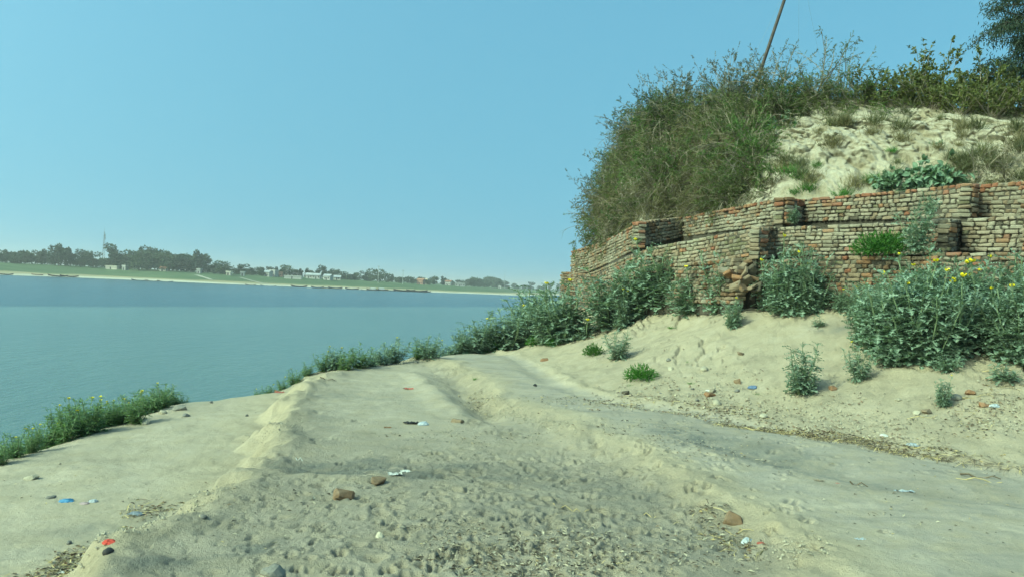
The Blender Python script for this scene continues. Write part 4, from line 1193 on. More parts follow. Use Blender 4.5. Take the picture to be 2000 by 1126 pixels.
M_WHITE = m_plain("white_plaster", (.38, .37, .34), .85, .15, .7)
M_CREAM = m_plain("cream_plaster", (.55, .50, .40), .88, .2, .7)
M_PINK = m_plain("brick_plaster", (.42, .25, .18), .9, .25, .7)
M_TIN = m_plain("tin_roof", (.36, .37, .37), .5, .25, .9)
M_TILE = m_plain("tile_roof", (.30, .16, .10), .9, .3, .9)
M_DOOR = m_plain("dark_opening", (.05, .05, .05), .8, .3, 1)

def far_house(px, off, w, dpt, h, wall, roofm, label, flat_roof=True, nwin=3, storeys=1):
    p = far_ground(px, off)
    r = thing("house", label, "house", (p[0], p[1], p[2] - .15), (0, 0, _f.uniform(-.5, .2)))
    w, dpt, h = w * .6, dpt * .65, h * .74
    nwin = max(2, nwin - 1)
    mb = MB(); mb.box((0, 0, h / 2), (w / 2, dpt / 2, h / 2)); ob("wall", mb.mesh("wall", [wall]), r)
    rf = MB()
    if flat_roof:
        rf.box((0, 0, h + .11), (w / 2 + .3, dpt / 2 + .3, .11))
        for sx, sy, hx, hy in ((0, -1, w / 2 + .3, .08), (0, 1, w / 2 + .3, .08), (-1, 0, .08, dpt / 2 + .1), (1, 0, .08, dpt / 2 + .1)):
            rf.box((sx * (w / 2 + .2), sy * (dpt / 2 + .2), h + .22 + .3), (hx, hy, .3))
    else:
        hw, hd = w / 2 + .4, dpt / 2 + .5
        V = [(-hw, -hd, h - .15), (hw, -hd, h - .15), (hw, hd, h - .15), (-hw, hd, h - .15), (-hw, 0, h + 1.3), (hw, 0, h + 1.3)]
        V2 = [(x, y, z + .12) for x, y, z in V]
        rf.add(V + V2, [(6, 7, 11, 10), (8, 9, 10, 11), (0, 4, 5, 1), (2, 5, 4, 3), (0, 1, 7, 6), (2, 3, 9, 8)])
        g = MB(); g.add([(-w / 2, -dpt / 2, h - .02), (-w / 2, dpt / 2, h - .02), (-w / 2, 0, h + 1.2)], [(0, 2, 1)]); g.add([(w / 2, -dpt / 2, h - .02), (w / 2, dpt / 2, h - .02), (w / 2, 0, h + 1.2)], [(0, 1, 2)])
        ob("gable", g.mesh("gable", [wall]), r)
    ob("roof", rf.mesh("roof", [roofm]), r)
    d = MB(); d.box((0, 0, 0), (.45, .04, .85)); ob("door", d.mesh("door", [M_DOOR]), r, (-w * .05, -dpt / 2 - .03, .9))
    wm = MB(); wm.box((0, 0, 0), (.45, .04, .5)); wme = wm.mesh("window", [M_DOOR])
    for s in range(storeys):
        for i in range(nwin):
            x = -w / 2 + w * (i + .5) / nwin
            if 1.9 + s * 2.5 > h: continue
            if s == 0 and abs(x + w * .05) < 1.0: continue
            ob("window", wme, r, (x, -dpt / 2 - .03, 1.5 + s * 2.5))

far_house(243, 80, 4.5, 4, 3.4, M_WHITE, M_WHITE, "small white hut on the green bank below the far trees", nwin=2)
far_house(218, 84, 13, 5, 2.4, M_CREAM, M_CREAM, "long low cream wall-like house left of the small white hut", nwin=5)
far_house(388, 80, 4.0, 4, 3.6, M_WHITE, M_WHITE, "white hut at the right foot of the thickest far grove", nwin=2)
far_house(318, 80, 7, 4.5, 2.6, M_CREAM, M_TILE, "dull cream house hidden below the thickest far grove", False, nwin=3)
far_house(446, 78, 4.5, 4, 2.8, M_CREAM, M_CREAM, "small cream house under the round-topped far tree", nwin=2)
far_house(473, 80, 4.0, 4, 3.2, M_WHITE, M_WHITE, "little white house between the round-topped tree and the village", nwin=2)
far_house(523, 88, 7.5, 6, 4.2, M_WHITE, M_TIN, "white village house with a pitched grey roof, leftmost of its cluster", False)
far_house(534, 92, 8, 6, 5.6, M_WHITE, M_WHITE, "white flat-roofed village house, tallest in the left cluster", nwin=3, storeys=2)
far_house(545, 98, 7, 6, 4.0, M_PINK, M_PINK, "brick-red house behind the left white cluster", nwin=3)
far_house(556, 104, 8, 6, 7.0, M_WHITE, M_WHITE, "white upper house showing beside the round tree behind the village", nwin=3, storeys=2)
far_house(572, 76, 20, 4, 2.3, M_WHITE, M_WHITE, "long low white boundary building in front of the village", nwin=7)
far_house(604, 88, 8, 5, 3.6, M_WHITE, M_TIN, "white shed with a tin roof, left of the three bright sheds", False)
far_house(618, 84, 9, 5, 3.8, M_WHITE, M_TIN, "bright white shed in the middle of the three bright sheds", False, nwin=4)
far_house(640, 78, 9, 6, 4.0, M_WHITE, M_TIN, "bright white shed at the right, nearest the green bank", False, nwin=3)
far_house(658, 84, 8, 5, 3.0, M_CREAM, M_TIN, "grey-roofed cream shed right of the bright sheds", False)
far_house(822, 92, 9, 7, 5.0, M_PINK, M_TILE, "pinkish house under small trees right of the dome-shaped tree", False)
far_house(832, 96, 8, 6, 6.2, M_CREAM, M_CREAM, "cream two-storey house next to the pinkish house", nwin=3, storeys=2)
far_house(876, 92, 9, 6, 5.0, M_WHITE, M_TILE, "white house with a tiled roof in the hazy distance", False)
far_house(898, 82, 14, 5, 3.6, M_WHITE, M_WHITE, "long white house standing clear on the hazy bank", nwin=5)
far_house(976, 92, 5, 5, 4.0, M_WHITE, M_WHITE, "tiny white house before the last round grove", nwin=2)

# lattice mast
def mast():
    p = far_ground(199, 150)
    H = 66 * p[1] / FPX + (EYE + 3 - p[2])
    r = thing("lattice_mast", "thin lattice radio mast above the far trees", "mast", tuple(p))
    sm = m_plain("mast_steel", (.20, .19, .19), .6, .2, 1)
    def c(k, z): 
        w = 1.0 * (1 - z / H) + .3; a = k * 2 * math.pi / 3 + .4
        return np.array((math.cos(a) * w, math.sin(a) * w, z))
    for k in range(3):
        mb = MB(); mb.tube(np.array([c(k, 0), c(k, H)]), .12, .09, 4); ob("leg", mb.mesh("leg", [sm]), r)
    mb = MB(); n = 14
    for i in range(n):
        z0, z1 = H * i / n, H * (i + 1) / n
        for k in range(3):
            mb.tube(np.array([c(k, z0), c((k + 1) % 3, z1)]), .07, .07, 3); mb.tube(np.array([c(k, z1), c((k + 1) % 3, z1)]), .06, .06, 3)
    ob("bracing", mb.mesh("bracing", [sm]), r)
    for z, w in ((.82, .9), (.9, .7)):
        mb = MB(); mb.box((0, 0, 0), (.25, .25, 1.0)); ob("antenna", mb.mesh("antenna", [sm]), r, tuple(c(0, H * z) * np.array((1.3, 1.3, 1))))
    mb = MB(); mb.tube(np.array([(0, 0, H), (0, 0, H + 3)]), .08, .05, 4); ob("spike", mb.mesh("spike", [sm]), r)
mast()
for px, off, h, lab in [(738, 70, 13, "pale utility pole in front of the dome-shaped far tree"), (786, 72, 11, "pale utility pole right of the dome-shaped far tree"), (985, 98, 22, "thin dark pole above the last round grove")]:
    p = far_ground(px, off); r = thing("utility_pole", lab, "pole", tuple(p))
    mb = MB(); mb.tube(np.array([(0, 0, -.3), (0, 0, h)]), .22, .16, 6); ob("shaft", mb.mesh("shaft", [m_plain("pole_concrete", (.5, .49, .45), .8, .2, 1)]), r)
    mb = MB(); mb.box((0, 0, h - .7), (.9, .08, .08)); ob("crossarm", mb.mesh("crossarm", [M_BARK]), r)

# footpaths down the far bank
def far_path(pts, label):
    P = np.array([far_ground(x, o) for x, o in pts]); P[:, 2] += .12
    mb = MB(); d = unit(np.gradient(P, axis=0)); nrm = np.stack([-d[:, 1], d[:, 0], d[:, 2] * 0], -1) * 1.3
    fine = np.linspace(0, len(P) - 1, 24); Q = np.stack([np.interp(fine, np.arange(len(P)), P[:, i]) for i in range(3)], -1)
    Nn = np.stack([np.interp(fine, np.arange(len(P)), nrm[:, i]) for i in range(3)], -1)
    A, B = Q + Nn, Q - Nn
    for X in (A, B): X[:, 2] = far_z(X[:, 0], X[:, 1])[0] + .15
    n = len(Q); mb.add(np.concatenate([A, B]), [(i, i + 1, n + i + 1, n + i) for i in range(n - 1)])
    o = ob("footpath", mb.mesh("footpath", [m_plain("pale_path", (.36, .34, .26), .95, .15, .4)]))
    tag(o, kind="structure")
far_path([(381, 60), (392, 52), (404, 44), (412, 36)], "")
far_path([(468, 62), (486, 50), (504, 36), (522, 20)], "")

# boats
M_HULL = m_plain("tarred_planks", (.055, .045, .04), .8, .35, 2)
M_HULL2 = m_plain("worn_planks", (.22, .16, .11), .85, .35, 2)
M_CLOTH = m_plain("pale_awning", (.62, .60, .54), .9, .2, 1)
def boat_parts(L, B, D, sheer, m, awning):
    n = 15; t = np.linspace(-1, 1, n)
    bw = B / 2 * (1 - np.abs(t) ** 2.6) + .05
    zt = D + sheer * np.abs(t) ** 2.4; zb = .0 + sheer * .75 * np.abs(t) ** 3
    V = []
    for i in range(n):
        x = t[i] * L / 2
        V += [(x, -bw[i], zt[i]), (x * .96, -bw[i] * .6, zb[i]), (x * .96, bw[i] * .6, zb[i]), (x, bw[i], zt[i]), (x, bw[i] * .86, zt[i]), (x * .96, bw[i] * .5, zb[i] + .14), (x * .96, -bw[i] * .5, zb[i] + .14), (x, -bw[i] * .86, zt[i])]
    F = [(i * 8 + k, (i + 1) * 8 + k, (i + 1) * 8 + (k + 1) % 8, i * 8 + (k + 1) % 8) for i in range(n - 1) for k in range(8)]
    mb = MB(); mb.add(V, F); parts = [("hull", mb.mesh("hull", [m]), (0, 0, 0))]
    th = MB(); th.box((0, 0, 0), (.14, B * .44, .03)); tm = th.mesh("thwart", [M_HULL2])
    parts += [("thwart", tm, (q * L, 0, D - .05)) for q in (-.24, -.06, .12, .28)]
    if awning:
        aw = MB(); nn = 8
        for i in range(nn):
            a0, a1 = math.pi * i / nn, math.pi * (i + 1) / nn
            q = [(x, -math.cos(a) * B * .46, D + .25 + math.sin(a) * 1.1) for x in (-L * .2, L * .2) for a in (a0, a1)]
            aw.add(q, [(0, 1, 3, 2)])
        parts.append(("awning", aw.mesh("awning", [M_CLOTH]), (0, 0, 0)))
    return parts
BOATS = [boat_parts(11, 2.1, .7, .7, M_HULL, False), boat_parts(8, 1.8, .6, .6, M_HULL2, False), boat_parts(12, 2.4, .8, .8, M_HULL, True), boat_parts(18, 3.6, 1.1, .9, M_HULL, False)]
def boat(px, off, kind, rz, label, afloat=False, sc=1.0):
    p = far_ground(px, off)
    if afloat: p[2] = WATER_Z - .12
    d = SHORE[np.argmin(np.abs(SHORE[:, 0] - p[0]))]
    r = thing("boat", label, "boat", tuple(p), (0, .02 if not afloat else 0, rz), sc * .72)
    for nme, me, loc in BOATS[kind]: ob(nme, me, r, loc)
for px, off, k, rz, lab, af, sc in [
    (8, 6, 0, .4, "dark country boat beached at the far left edge", False, 1), (72, 9, 1, .5, "brown beached boat on the far sand left of the mast", False, 1.0), (112, 5, 0, .45, "left one of two long dark boats drawn up below the mast", False, 1.25),
    (134, 6, 0, .5, "right one of two long dark boats drawn up below the mast", False, 1.2), (272, 4, 0, .6, "left boat in the dark row below the thickest far grove", False, 1.1), (297, 4, 1, .6, "middle boat in the dark row below the thickest far grove", False, 1.3),
    (322, 4, 0, .65, "right boat in the dark row below the thickest far grove", False, 1.1), (489, 9, 1, .5, "small beached boat at the foot of the pale footpath", False, 1.1), (524, 5, 0, .6, "dark beached boat right of the pale footpath", False, 1.2),
    (584, 1, 0, .55, "long dark boat lying at the water's edge below the village", True, 1.3), (620, 1, 0, .7, "left boat of the moored row below the bright sheds", True, 1.1), (638, 1, 1, .7, "second boat of the moored row, below the bright sheds", True, 1.1),
    (655, 1, 0, .65, "third boat of the moored row, with a low hull", True, 1.2), (672, 2, 1, .8, "fourth boat of the moored row, pulled half onto the sand", False, 1.2), (688, 0, 0, .6, "last dark boat of the moored row", True, 1.2),
    (712, 3, 1, .9, "brown boat between the moored row and the awning boats", False, 1.1), (728, 2, 2, .6, "left boat with a pale awning near the long barge", True, 1.0), (745, 2, 2, .7, "right boat with a pale awning near the long barge", True, 1.1),
    (764, 2, 0, .7, "dark boat squeezed between the awning boats and the barge", True, 1.0), (790, 0, 3, .55, "left half of the long dark barge pair at the water's edge", True, 1.2), (815, 0, 3, .55, "right half of the long dark barge pair at the water's edge", True, 1.2),
    (832, 2, 2, .6, "awning boat moored at the right end of the barge pair", True, .9)]:
    boat(px, off, k, rz, lab, af, sc)

# ------------------------------------------------------------------ rubble and litter on the near ground
def stone_mesh(name, seed, sx, sy, sz, m, sub=2, rough=.22, angular=False):
    bm = bmesh.new(); bmesh.ops.create_icosphere(bm, subdivisions=sub, radius=1)
    V = np.array([v.co[:] for v in bm.verts]); F = np.array([[v.index for v in f.verts] for f in bm.faces]); bm.free()
    n = fbm(V[:, 0] * 1.4 + seed * 3.7, V[:, 1] * 1.4 + V[:, 2] * 1.9, 3, seed) 
    V = V * (1 + n * rough * 2)[:, None]
    if angular:
        rr = np.random.default_rng(seed)
        for k in range(7):
            d = unit(rr.normal(0, 1, 3)); c = rr.uniform(.55, .8)
            q = V @ d; V = V - np.outer(np.clip(q - c, 0, None), d)
    return mesh_np(name, V * np.array((sx, sy, sz)), F, [m], None, not angular)

M_STONE = m_plain("tan_clod", (.40, .36, .26), .95, .3, 18, bmp=.01)
M_STONEG = m_plain("grey_stone", (.19, .18, .155), .9, .35, 18, bmp=.01)
M_SLAB = m_plain("concrete_lump", (.23, .215, .175), .92, .3, 12, bmp=.01)
M_PLASTIC = m_plain("pale_plastic_film", (.40, .43, .44), .45, .35, 22, .3)
M_BLUEP = m_plain("blue_plastic_film", (.07, .20, .36), .5, .3, 9, .5)
M_RED = m_plain("red_cloth", (.42, .06, .04), .8, .3, 15)
M_REDP = m_plain("red_wrapper", (.40, .12, .08), .6, .35, 15, .3)
M_BLACKP = m_plain("dark_rag", (.035, .032, .03), .7, .3, 15)
M_PAPER = m_plain("white_paper", (.56, .55, .49), .85, .3, 12)
M_GREYCL = m_plain("grey_cloth", (.21, .24, .27), .9, .35, 10)
M_STRAW = m_plain("straw", (.52, .42, .20), .85, .35, 30)
M_STICK = m_plain("stick", (.16, .125, .08), .9, .4, 30)

def gput(name, me, px, py, label, cat, rz=0.0, tilt=(0, 0), sink=.02, sc=1.0, group=None):
    g = hit_ground(px, py)
    o = ob(name, me, None, (float(g[0]), float(g[1]), float(g[2]) + sink), (tilt[0], tilt[1], rz), sc)
    return tag(o, label, cat, group)

_s = np.random.default_rng(9)
def broken_brick(px, py, w, label, m, rz, l=.115, tilt=(0, 0), up=.03):
    me = brick_mesh("broken_brick", l * .78 * w, .050, .033, _s, .011, .012, [m])
    return gput("broken_brick", me, px, py, label, "brick", rz, tilt, up * .55)
BM_T = BM
broken_brick(672, 972, .95, "red-brown half brick on the trodden ground beside the damp patch", BM[7], .35, tilt=(.1, .12), up=.04)
broken_brick(894, 824, .85, "tan half brick right of the pale blue plastic bag", BM[0], -.3, up=.035)
broken_brick(1063, 704, .9, "orange half brick standing alone on the far track", BM[4], .2, up=.04)
broken_brick(1386, 772, .8, "orange brick lump among dry leaves and round stones", BM[4], .7, tilt=(.2, .1))
broken_brick(1626, 760, .55, "small orange brick bit right of the lone tall prickly plant", BM[4], .1)
broken_brick(1922, 792, .6, "orange brick bit beside the silvery bag at the right", BM[4], .2)
broken_brick(1896, 768, .6, "orange brick bit above the silvery bag at the right", BM[4], -.2)
broken_brick(1446, 692, .55, "upright dark-sided brick bit on the middle of the slope", BM[7], .6, tilt=(0, .5), up=.04)
broken_brick(1432, 1018, .75, "reddish brick slab stuck upright in the front bank", BM[7], -.2, tilt=(.9, .2), up=.03)
broken_brick(739, 942, .6, "small brown brick bit behind the red-brown half brick", BM[7], .9)
broken_brick(1441, 748, .6, "brown brick bit standing on edge by the blue rag", BM[7], .3, tilt=(0, .9), up=.04)
broken_brick(985, 680, .7, "left brick bit of the pair standing on the far sand", BM[0], .4, up=.04)
broken_brick(1002, 678, .7, "right brick bit of the pair standing on the far sand", BM[7], -.3, tilt=(0, .6), up=.05)
broken_brick(545, 748, .85, "reddish brick on the river lip right of the bare gap", BM[4], .2)
broken_brick(581, 736, .9, "flat tan brick on the river lip beside the reddish brick", BM[2], -.1)
broken_brick(1222, 770, .5, "small dark brick bit at the left end of the leaf litter", BM[5], .4)
broken_brick(1811, 806, .75, "tan brick bit below the small spiky plant", BM[0], .5, tilt=(.2, 0))
for k, (px, py) in enumerate([(958, 664), (972, 668), (945, 668), (986, 660), (1004, 652), (1016, 655), (965, 676), (1030, 648), (995, 668), (950, 680), (1012, 668), (1040, 655), (978, 652), (934, 676)]):
    broken_brick(px, py, float(_s.uniform(.5, .9)), "yellowish brick bit in the rubble spread at the foot of the lip plants", BM[[0, 2, 4, 0][k % 4]], float(_s.uniform(0, 3)), tilt=(float(_s.uniform(-.4, .4)), float(_s.uniform(-.4, .4))), up=.03)["group"] = "brick bits in the rubble spread"

def stone(px, py, size, label, m=None, flat_=.6, ang=False, group=None, seed=None):
    g = hit_ground(px, py); r = .85 * size * g[1] / FPX / 2
    sd = seed or int(_s.integers(1, 900))
    me = stone_mesh("stone", sd, r, r * float(_s.uniform(.7, 1.0)), r * flat_, m or M_STONE, 2, .22, ang)
    return gput("stone", me, px, py, label, "stone", float(_s.uniform(0, 6)), (0, 0), r * flat_ * .2, 1.0, group)
stone(1400, 790, 24, "round tan stone, largest among the dry leaves", None, .85)
stone(1413, 797, 15, "left small pale stone beside the round tan stone", BM[2])
stone(1422, 797, 12, "right small pale stone beside the round tan stone", BM[2])
stone(1491, 814, 24, "grey-tan stone on the edge of the smooth track", M_STONE, .6, True)
stone(1310, 722, 26, "flat tan slab stone beside the round grass patch", M_STONE, .6, True)
stone(1306, 704, 16, "dark stone behind the flat tan slab stone", M_STONEG, .7, True)
stone(1376, 722, 22, "tan wedge stone right of the flat slab stone", M_STONE, .7, True)
stone(1392, 764, 22, "pale stone just behind the orange brick lump", BM[2], .6, True)
stone(535, 1120, 60, "grey squared block at the bottom edge of the picture", M_SLAB, .6, True)
stone(742, 1048, 26, "brown angular stone in the trodden foreground", M_STONE, .8, True)
stone(350, 800, 34, "grey clod under the weeds at the bare gap's left", M_SLAB, .7, True)
stone(285, 826, 34, "tan clod under the weeds on the left lip", M_STONE, .6, True)
stone(318, 806, 26, "tan clod between the weeds on the left lip", M_STONE, .6, True)
stone(364, 812, 22, "dark lump below the grey clod on the left apron", M_STONEG, .7, True)
stone(478, 768, 9, "small dark stone on the left apron, right of its two neighbours", M_STONEG, .9)
stone(412, 786, 9, "leftmost small dark stone on the left apron", M_STONEG, .9)
stone(432, 780, 8, "middle small dark stone on the left apron", M_STONEG, .9)
stone(482, 812, 9, "small dark stone near the ridge on the left apron", M_STONEG, .9)
stone(1790, 808, 22, "tan stone left of the brick bit under the spiky plant", M_STONE, .7, True)
stone(1756, 782, 22, "flat tan clod left of the small spiky plant", M_STONE, .5, True)
stone(1868, 778, 30, "grey lump lying right of the small spiky plant", M_SLAB, .6, False)
stone(1045, 753, 10, "black lump on the smooth far track", M_BLACKP, .8)
stone(397, 1010, 18, "dark lump on the lower left ridge", M_STONEG, .7)
stone(60, 935, 34, "ochre clod half buried near the left edge", M_STONE, .6, True)
stone(100, 972, 22, "dark clod left of the blue plastic", M_STONEG, .5)
stone(212, 1078, 26, "dark lump under the red cloth", M_BLACKP, .7)
stone(135, 1060, 16, "dark clod left of the red cloth", M_STONEG, .7)
stone(985, 1095, 16, "dark clod at the bottom of the trodden patch", M_STONEG, .6)
stone(1068, 1088, 14, "pale clod at the bottom of the trodden patch", M_SLAB, .6)
for k, (px, py) in enumerate([(600, 728), (640, 722), (665, 719), (735, 712), (760, 710), (700, 716), (800, 702), (812, 706), (620, 727), (784, 708)]):
    stone(px, py + 2, float(_s.uniform(9, 16)), "small stone in the line along the middle of the river lip", [M_STONE, M_SLAB, BM[0]][k % 3], .6, True, "small stones along the middle lip")
for k, (px, py) in enumerate([(1250, 766), (1290, 768), (1320, 772), (1345, 770), (1362, 782), (1375, 796), (1335, 782), (1440, 764), (1460, 780), (1270, 778), (1352, 760), (1404, 756), (1310, 762)]):
    stone(px, py, float(_s.uniform(8, 15)), "small clod in the leaf litter strip above the smooth track", [M_STONE, M_STONEG, M_STONE][k % 3], .7, True, "clods in the leaf litter strip")

def bag_mesh(name, seed, sx, sy, sz, m):
    bm = bmesh.new(); bmesh.ops.create_icosphere(bm, subdivisions=3, radius=1)
    V = np.array([v.co[:] for v in bm.verts]); F = np.array([[v.index for v in f.verts] for f in bm.faces]); bm.free()
    r = 1 + .55 * np.abs(fbm(V[:, 0] * 2.1 + seed, V[:, 1] * 2.1 + V[:, 2] * 1.7, 3, seed)) - .35 * np.abs(fbm(V[:, 0] * 4 + seed, V[:, 1] * 4 - V[:, 2] * 3, 2, seed + 5))
    V = V * r[:, None]; V[:, 2] = np.where(V[:, 2] < 0, V[:, 2] * .25, V[:, 2])
    return mesh_np(name, V * np.array((sx, sy, sz)), F, [m], None, False)

def sheet_mesh(name, seed, lx, ly, m, crump=.3):
    n, k = 12, 8
    u, v = np.meshgrid(np.linspace(-1, 1, n), np.linspace(-1, 1, k))
    edge = 1 + .25 * fbm(u * 2 + seed, v * 2, 2, seed)
    x, y = u * lx * edge, v * ly * edge
    z = np.abs(fbm(u * 2.2 + seed, v * 2.2, 3, seed + 1)) * crump * (lx + ly) + .004
    idx = np.arange(n * k).reshape(k, n)
    F = np.stack([idx[:-1, :-1], idx[:-1, 1:], idx[1:, 1:], idx[1:, :-1]], -1).reshape(-1, 4)
    return mesh_np(name, np.stack([x, y, z], -1).reshape(-1, 3), F, [m], None, False)

def litter(kind, px, py, w, d, h, label, cat, m, rz=0.0):
    g = hit_ground(px, py); k = .8 * g[1] / FPX / 2
    sd = int(_s.integers(1, 900))
    me = bag_mesh(kind, sd, w * k, d * k, h * k, m) if h else sheet_mesh(kind, sd, w * k, d * k, m)
    return gput(kind, me, px, py, label, cat, rz, (0, 0), -.004)
litter("plastic_bag", 826, 829, 26, 20, 18, "crumpled pale blue plastic bag beside a dark rag", "bag", M_PLASTIC)
litter("dark_rag", 803, 826, 36, 26, 0, "flat dark rag left of the pale blue plastic bag", "rag", M_BLACKP, .2)
litter("paper_scrap", 772, 925, 36, 22, 0, "creased white paper on the edge of the damp patch, left piece", "paper", M_PAPER, .2)
litter("paper_scrap", 793, 920, 24, 22, 0, "raised white paper corner right of the creased white paper", "paper", M_PAPER, .8)
litter("blue_bag", 130, 978, 34, 24, 14, "bright blue plastic bag on the lower left apron", "bag", M_BLUEP)
litter("wrapper", 165, 982, 24, 16, 8, "pinkish wrapper right of the bright blue bag", "wrapper", m_plain("pinkish_foil", (.42, .32, .31), .5, .3, 12))
litter("plastic_bag", 182, 978, 20, 16, 12, "small pale plastic bag right of the pinkish wrapper", "bag", M_PLASTIC)
litter("plastic_bag", 266, 1004, 36, 24, 16, "grey plastic bag in the rubbish line at lower left", "bag", M_GREYCL)
litter("red_cloth", 214, 1058, 34, 24, 18, "bright red cloth scrap in the rubbish line at lower left", "cloth", M_RED)
litter("paper_scrap", 122, 1118, 16, 14, 10, "white scrap at the bottom left corner", "paper", M_PAPER)
litter("red_wrapper", 798, 759, 22, 18, 0, "flat red wrapper on the far track", "wrapper", M_REDP)
litter("red_wrapper", 545, 766, 24, 18, 0, "flat red wrapper near the top of the left ridge", "wrapper", M_REDP)
litter("red_wrapper", 757, 834, 18, 14, 0, "faded orange wrapper left of the dark rag", "wrapper", BM[4])
litter("grey_cloth", 893, 682, 26, 22, 18, "grey-blue cloth heap on the far end of the river lip", "cloth", M_GREYCL)
litter("pale_cloth", 682, 718, 18, 14, 12, "white lump on the river lip below the middle clump", "cloth", M_PAPER)
litter("plastic_bag", 1460, 1058, 30, 24, 24, "clear round plastic bag at the foot of the front bank", "bag", M_PLASTIC)
litter("red_wrapper", 1486, 1060, 20, 14, 10, "red and white wrapper right of the clear round bag", "wrapper", M_REDP)
litter("foil_strip", 1766, 959, 50, 14, 0, "long silvery foil strip on the right track", "wrapper", M_PLASTIC, .12)
litter("plastic_bag", 1783, 868, 32, 22, 10, "clear bag caught in the straw line at right", "bag", M_PLASTIC)
litter("plastic_bag", 1726, 850, 20, 14, 10, "small white bag caught in the straw line", "bag", M_PAPER)
litter("blue_rag", 1470, 757, 24, 18, 14, "faded blue rag in the leaf litter", "rag", m_plain("faded_blue_cloth", (.13, .18, .28), .9, .3, 12))
litter("plastic_bag", 1942, 793, 24, 18, 14, "silvery bag next to orange brick bits at right", "bag", M_PLASTIC)
litter("paper_scrap", 1383, 762, 14, 10, 6, "white scrap among the leaf litter stones", "paper", M_PAPER)
litter("red_wrapper", 1636, 943, 9, 8, 0, "tiny red wrapper on the right track", "wrapper", M_REDP)
litter("wrapper", 1600, 938, 24, 12, 0, "tan paper flake on the right track", "wrapper", BM[0])
litter("paper_scrap", 1680, 1052, 26, 14, 0, "thin pale film half sunk in the front of the right track", "paper", M_PLASTIC)

def stick(px, py, L, label, m=None, rz=0.0, r=.008):
    g = hit_ground(px, py); k = g[1] / FPX
    mb = MB(); n = 6; t = np.linspace(-.5, .5, n)
    pts = np.stack([t * L * k * math.cos(rz), t * L * k * math.sin(rz), .012 + .02 * np.sin(t * 9 + px)], -1)
    wx, wy = pts[:, 0] + g[0], pts[:, 1] + g[1]
    pts[:, 2] += ground_z(wx, wy) - g[2]
    mb.tube(pts, r, r * .5, 5)
    o = ob("stick", mb.mesh("stick", [m or M_STICK]), None, tuple(map(float, g))); tag(o, label, "stick")
stick(1915, 932, 74, "dark forked stick on the right track, upper branch", None, -.15, .011)
stick(1912, 938, 86, "pale stick lying below the dark forked stick", M_STRAW, -.1, .007)
stick(1678, 947, 36, "short dark stick in the middle of the right track", None, -.05, .009)
stick(1100, 992, 44, "left pale straw stalk crossing the trodden patch", M_STRAW, -.5, .005)
stick(1135, 1000, 32, "right pale straw stalk crossing the trodden patch", M_STRAW, .05, .005)
stick(1265, 1008, 34, "curved pale stalk beside a deep hoof print", M_STRAW, -.6, .005)
stick(585, 898, 18, "short white stick on the dark damp patch", M_PAPER, -.4, .005)
stick(1910, 775, 60, "pale stalk slanting above the silvery bag", M_STRAW, -.3, .006)
stick(1800, 815, 56, "straw stalk below the small spiky plant", M_STRAW, -.2, .006)
stick(1970, 722, 90, "pale bent stalk in the straw at the right edge", M_STRAW, -.5, .006)
stick(1445, 1040, 56, "pale stalk behind the clear round bag", M_STRAW, -.3, .005)
stick(640, 742, 30, "dark stick near the top of the left ridge", None, .1, .010)

# straw, leaf chips and clods nobody could count
def scatter(name, n, gen, tmpl, L, W, mats, up=.0, thr=.02):
    rr = np.random.default_rng(hash(name) % 1000 if False else len(name) * 7 + n)
    pts = gen(rr, n)
    P = np.array([(x, y) for x, y in pts])
    z = ground_z(P[:, 0], P[:, 1])
    n = len(P)
    clump = fbm(P[:, 0] * .9, P[:, 1] * .9, 3, 97)
    ok = (sdist(P[:, 0], P[:, 1], EDGE)[0] < .1) & (clump > rr.normal(thr, .12, n))
    P, z = P[ok], z[ok]; n = len(P)
    az = rr.uniform(0, 6.28, n)
    D = np.stack([np.cos(az), np.sin(az), rr.normal(0, .12, n) + up], -1)
    U = np.stack([rr.normal(0, .35, n), rr.normal(0, .35, n), np.ones(n)], -1)
    V, F, T, R = leaves(tmpl, np.column_stack([P, z + .008]), D, U, L * rr.uniform(.4, 1.3, n), W * rr.uniform(.5, 1.4, n), rr.uniform(0, 1, n))
    mi = np.repeat(rr.integers(0, len(mats), n), len(tmpl[1]))
    o = ob(name, mesh_np(name, V, F, mats, mi, False, {"tone": T, "rib": R}))
    tag(o, kind="stuff")

def near_lines(lines):
    """points scattered along photo-measured ground lines: (pts, z, width)"""
    segs = [(np.array([flat(x, y, z) for x, y in p]), w, wt) for p, z, w, wt in lines]
    tot = sum(s[2] for s in segs)
    def gen(rr, n):
        out = []
        for P, w, wt in segs:
            k = int(n * wt / tot); t = rr.uniform(0, len(P) - 1, k); i = np.minimum(t.astype(int), len(P) - 2)
            q = P[i] + (P[i + 1] - P[i]) * (t - i)[:, None] + rr.normal(0, w, (k, 2)); out.append(q)
        return np.concatenate(out)
    return gen

def field(rr, n):
    y = 4.3 * np.exp(rr.uniform(0, 1, n) * math.log(22 / 4.3)); x = (y) * rr.uniform(-.66, .68, n)
    return np.stack([x, y], -1)
def trodden(rr, n):
    px, py = rr.normal(1060, 270, n), rr.uniform(840, 1126, n)
    return np.array([flat(a, b) for a, b in zip(px, py)])
def hit_fast(px, py):
    z = .2 + max(0.0, (800 + (px - 1300) * .15 - py)) / 200 * 1.0
    return flat(px, py, min(z, 1.5))
def slope(rr, n):
    px = rr.uniform(1150, 2000, n); py = rr.uniform(0, 1, n) * (120 + (px - 1150) * .09) + 670
    return np.array([hit_fast(a, b) for a, b in zip(px, py)])

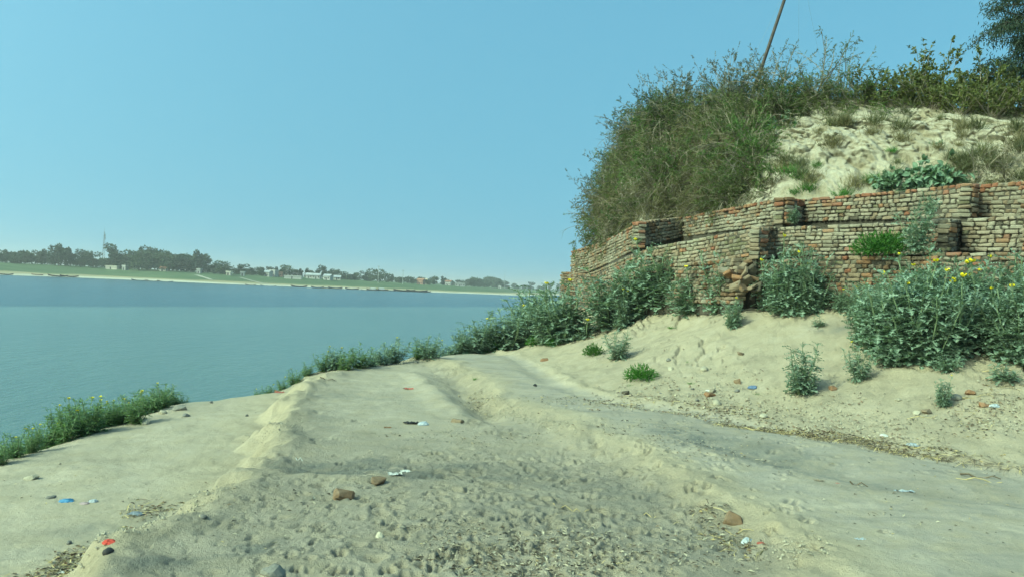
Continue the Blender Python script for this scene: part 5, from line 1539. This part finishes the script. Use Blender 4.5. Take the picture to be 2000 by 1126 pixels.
STRAW_LINES = near_lines([([(1400, 812), (1500, 822), (1580, 834), (1660, 846), (1760, 868), (1880, 885), (2010, 905)], .22, .07, 5), ([(1250, 775), (1330, 785), (1420, 800), (1480, 800)], .25, .28, 3),
                          ([(1270, 945), (1330, 975), (1400, 1020), (1470, 1065)], .05, .10, 2.4), ([(300, 980), (240, 1030), (170, 1080), (80, 1125)], -.3, .13, 4), ([(920, 770), (950, 800)], -.05, .12, .8),
                          ([(1850, 760), (1990, 745)], .9, .25, 2), ([(1060, 760), (1180, 762), (1250, 770)], .3, .35, 1.3)])
scatter("straw_litter", 1900, STRAW_LINES, BLADE, .20, .007, [M_STRAW, M_STICK, M_DRY], thr=-.2)
scatter("leaf_litter", 3400, STRAW_LINES, LANCE, .048, .022, [M_STICK, M_DTWIG, M_STRAW, BM[7], M_STONE], thr=-.15)
WRACK = near_lines([([(1540, 826), (1600, 838), (1680, 850), (1760, 868), (1880, 886), (2020, 908)], .24, .045, 4), ([(1400, 812), (1480, 820), (1540, 828)], .24, .05, 1)])
scatter("straw_wrack", 1300, WRACK, BLADE, .24, .008, [M_STRAW, M_STICK, M_DTWIG], thr=-.3)
scatter("trodden_curls", 1900, trodden, LANCE, .050, .017, [M_STONE, M_STICK, M_STONE, M_DTWIG], up=.35)
scatter("dung_crumbs", 1500, field, LANCE, .032, .013, [M_STICK, M_DTWIG, M_STICK, M_STRAW])
scatter("trodden_straw", 2200, trodden, BLADE, .085, .005, [M_STRAW, M_STICK, M_DRY, M_STONE])
scatter("trodden_crumbs", 2400, trodden, LANCE, .032, .014, [M_STICK, M_STONE, M_DTWIG])
scatter("slope_crumbs", 1100, slope, LANCE, .04, .02, [M_STICK, M_DTWIG, M_STONE, BM[0]])

OCT = (np.array([(0, 0, 0), (.5, .5, .0), (1, 0, 0), (.5, -.5, 0), (.5, 0, .45)], float), np.array([(0, 4, 1), (1, 4, 2), (2, 4, 3), (3, 4, 0)]), np.zeros(5))
scatter("clods", 1300, trodden, OCT, .022, .020, [M_STONE])
scatter("slope_clods", 2200, slope, OCT, .042, .04, [M_STONE, M_STONE, BM[0]])
scatter("ridge_clods", 3600, near_lines([([(575, 790), (545, 850), (490, 925), (380, 985), (260, 1050), (150, 1126)], -.15, .16, 2), ([(955, 790), (1080, 828), (1250, 922), (1440, 1015), (1560, 1095)], .05, .10, 2), ([(820, 700), (925, 745), (955, 790)], .05, .16, 1.2)]), OCT, .028, .025, [M_STONE], thr=.06)
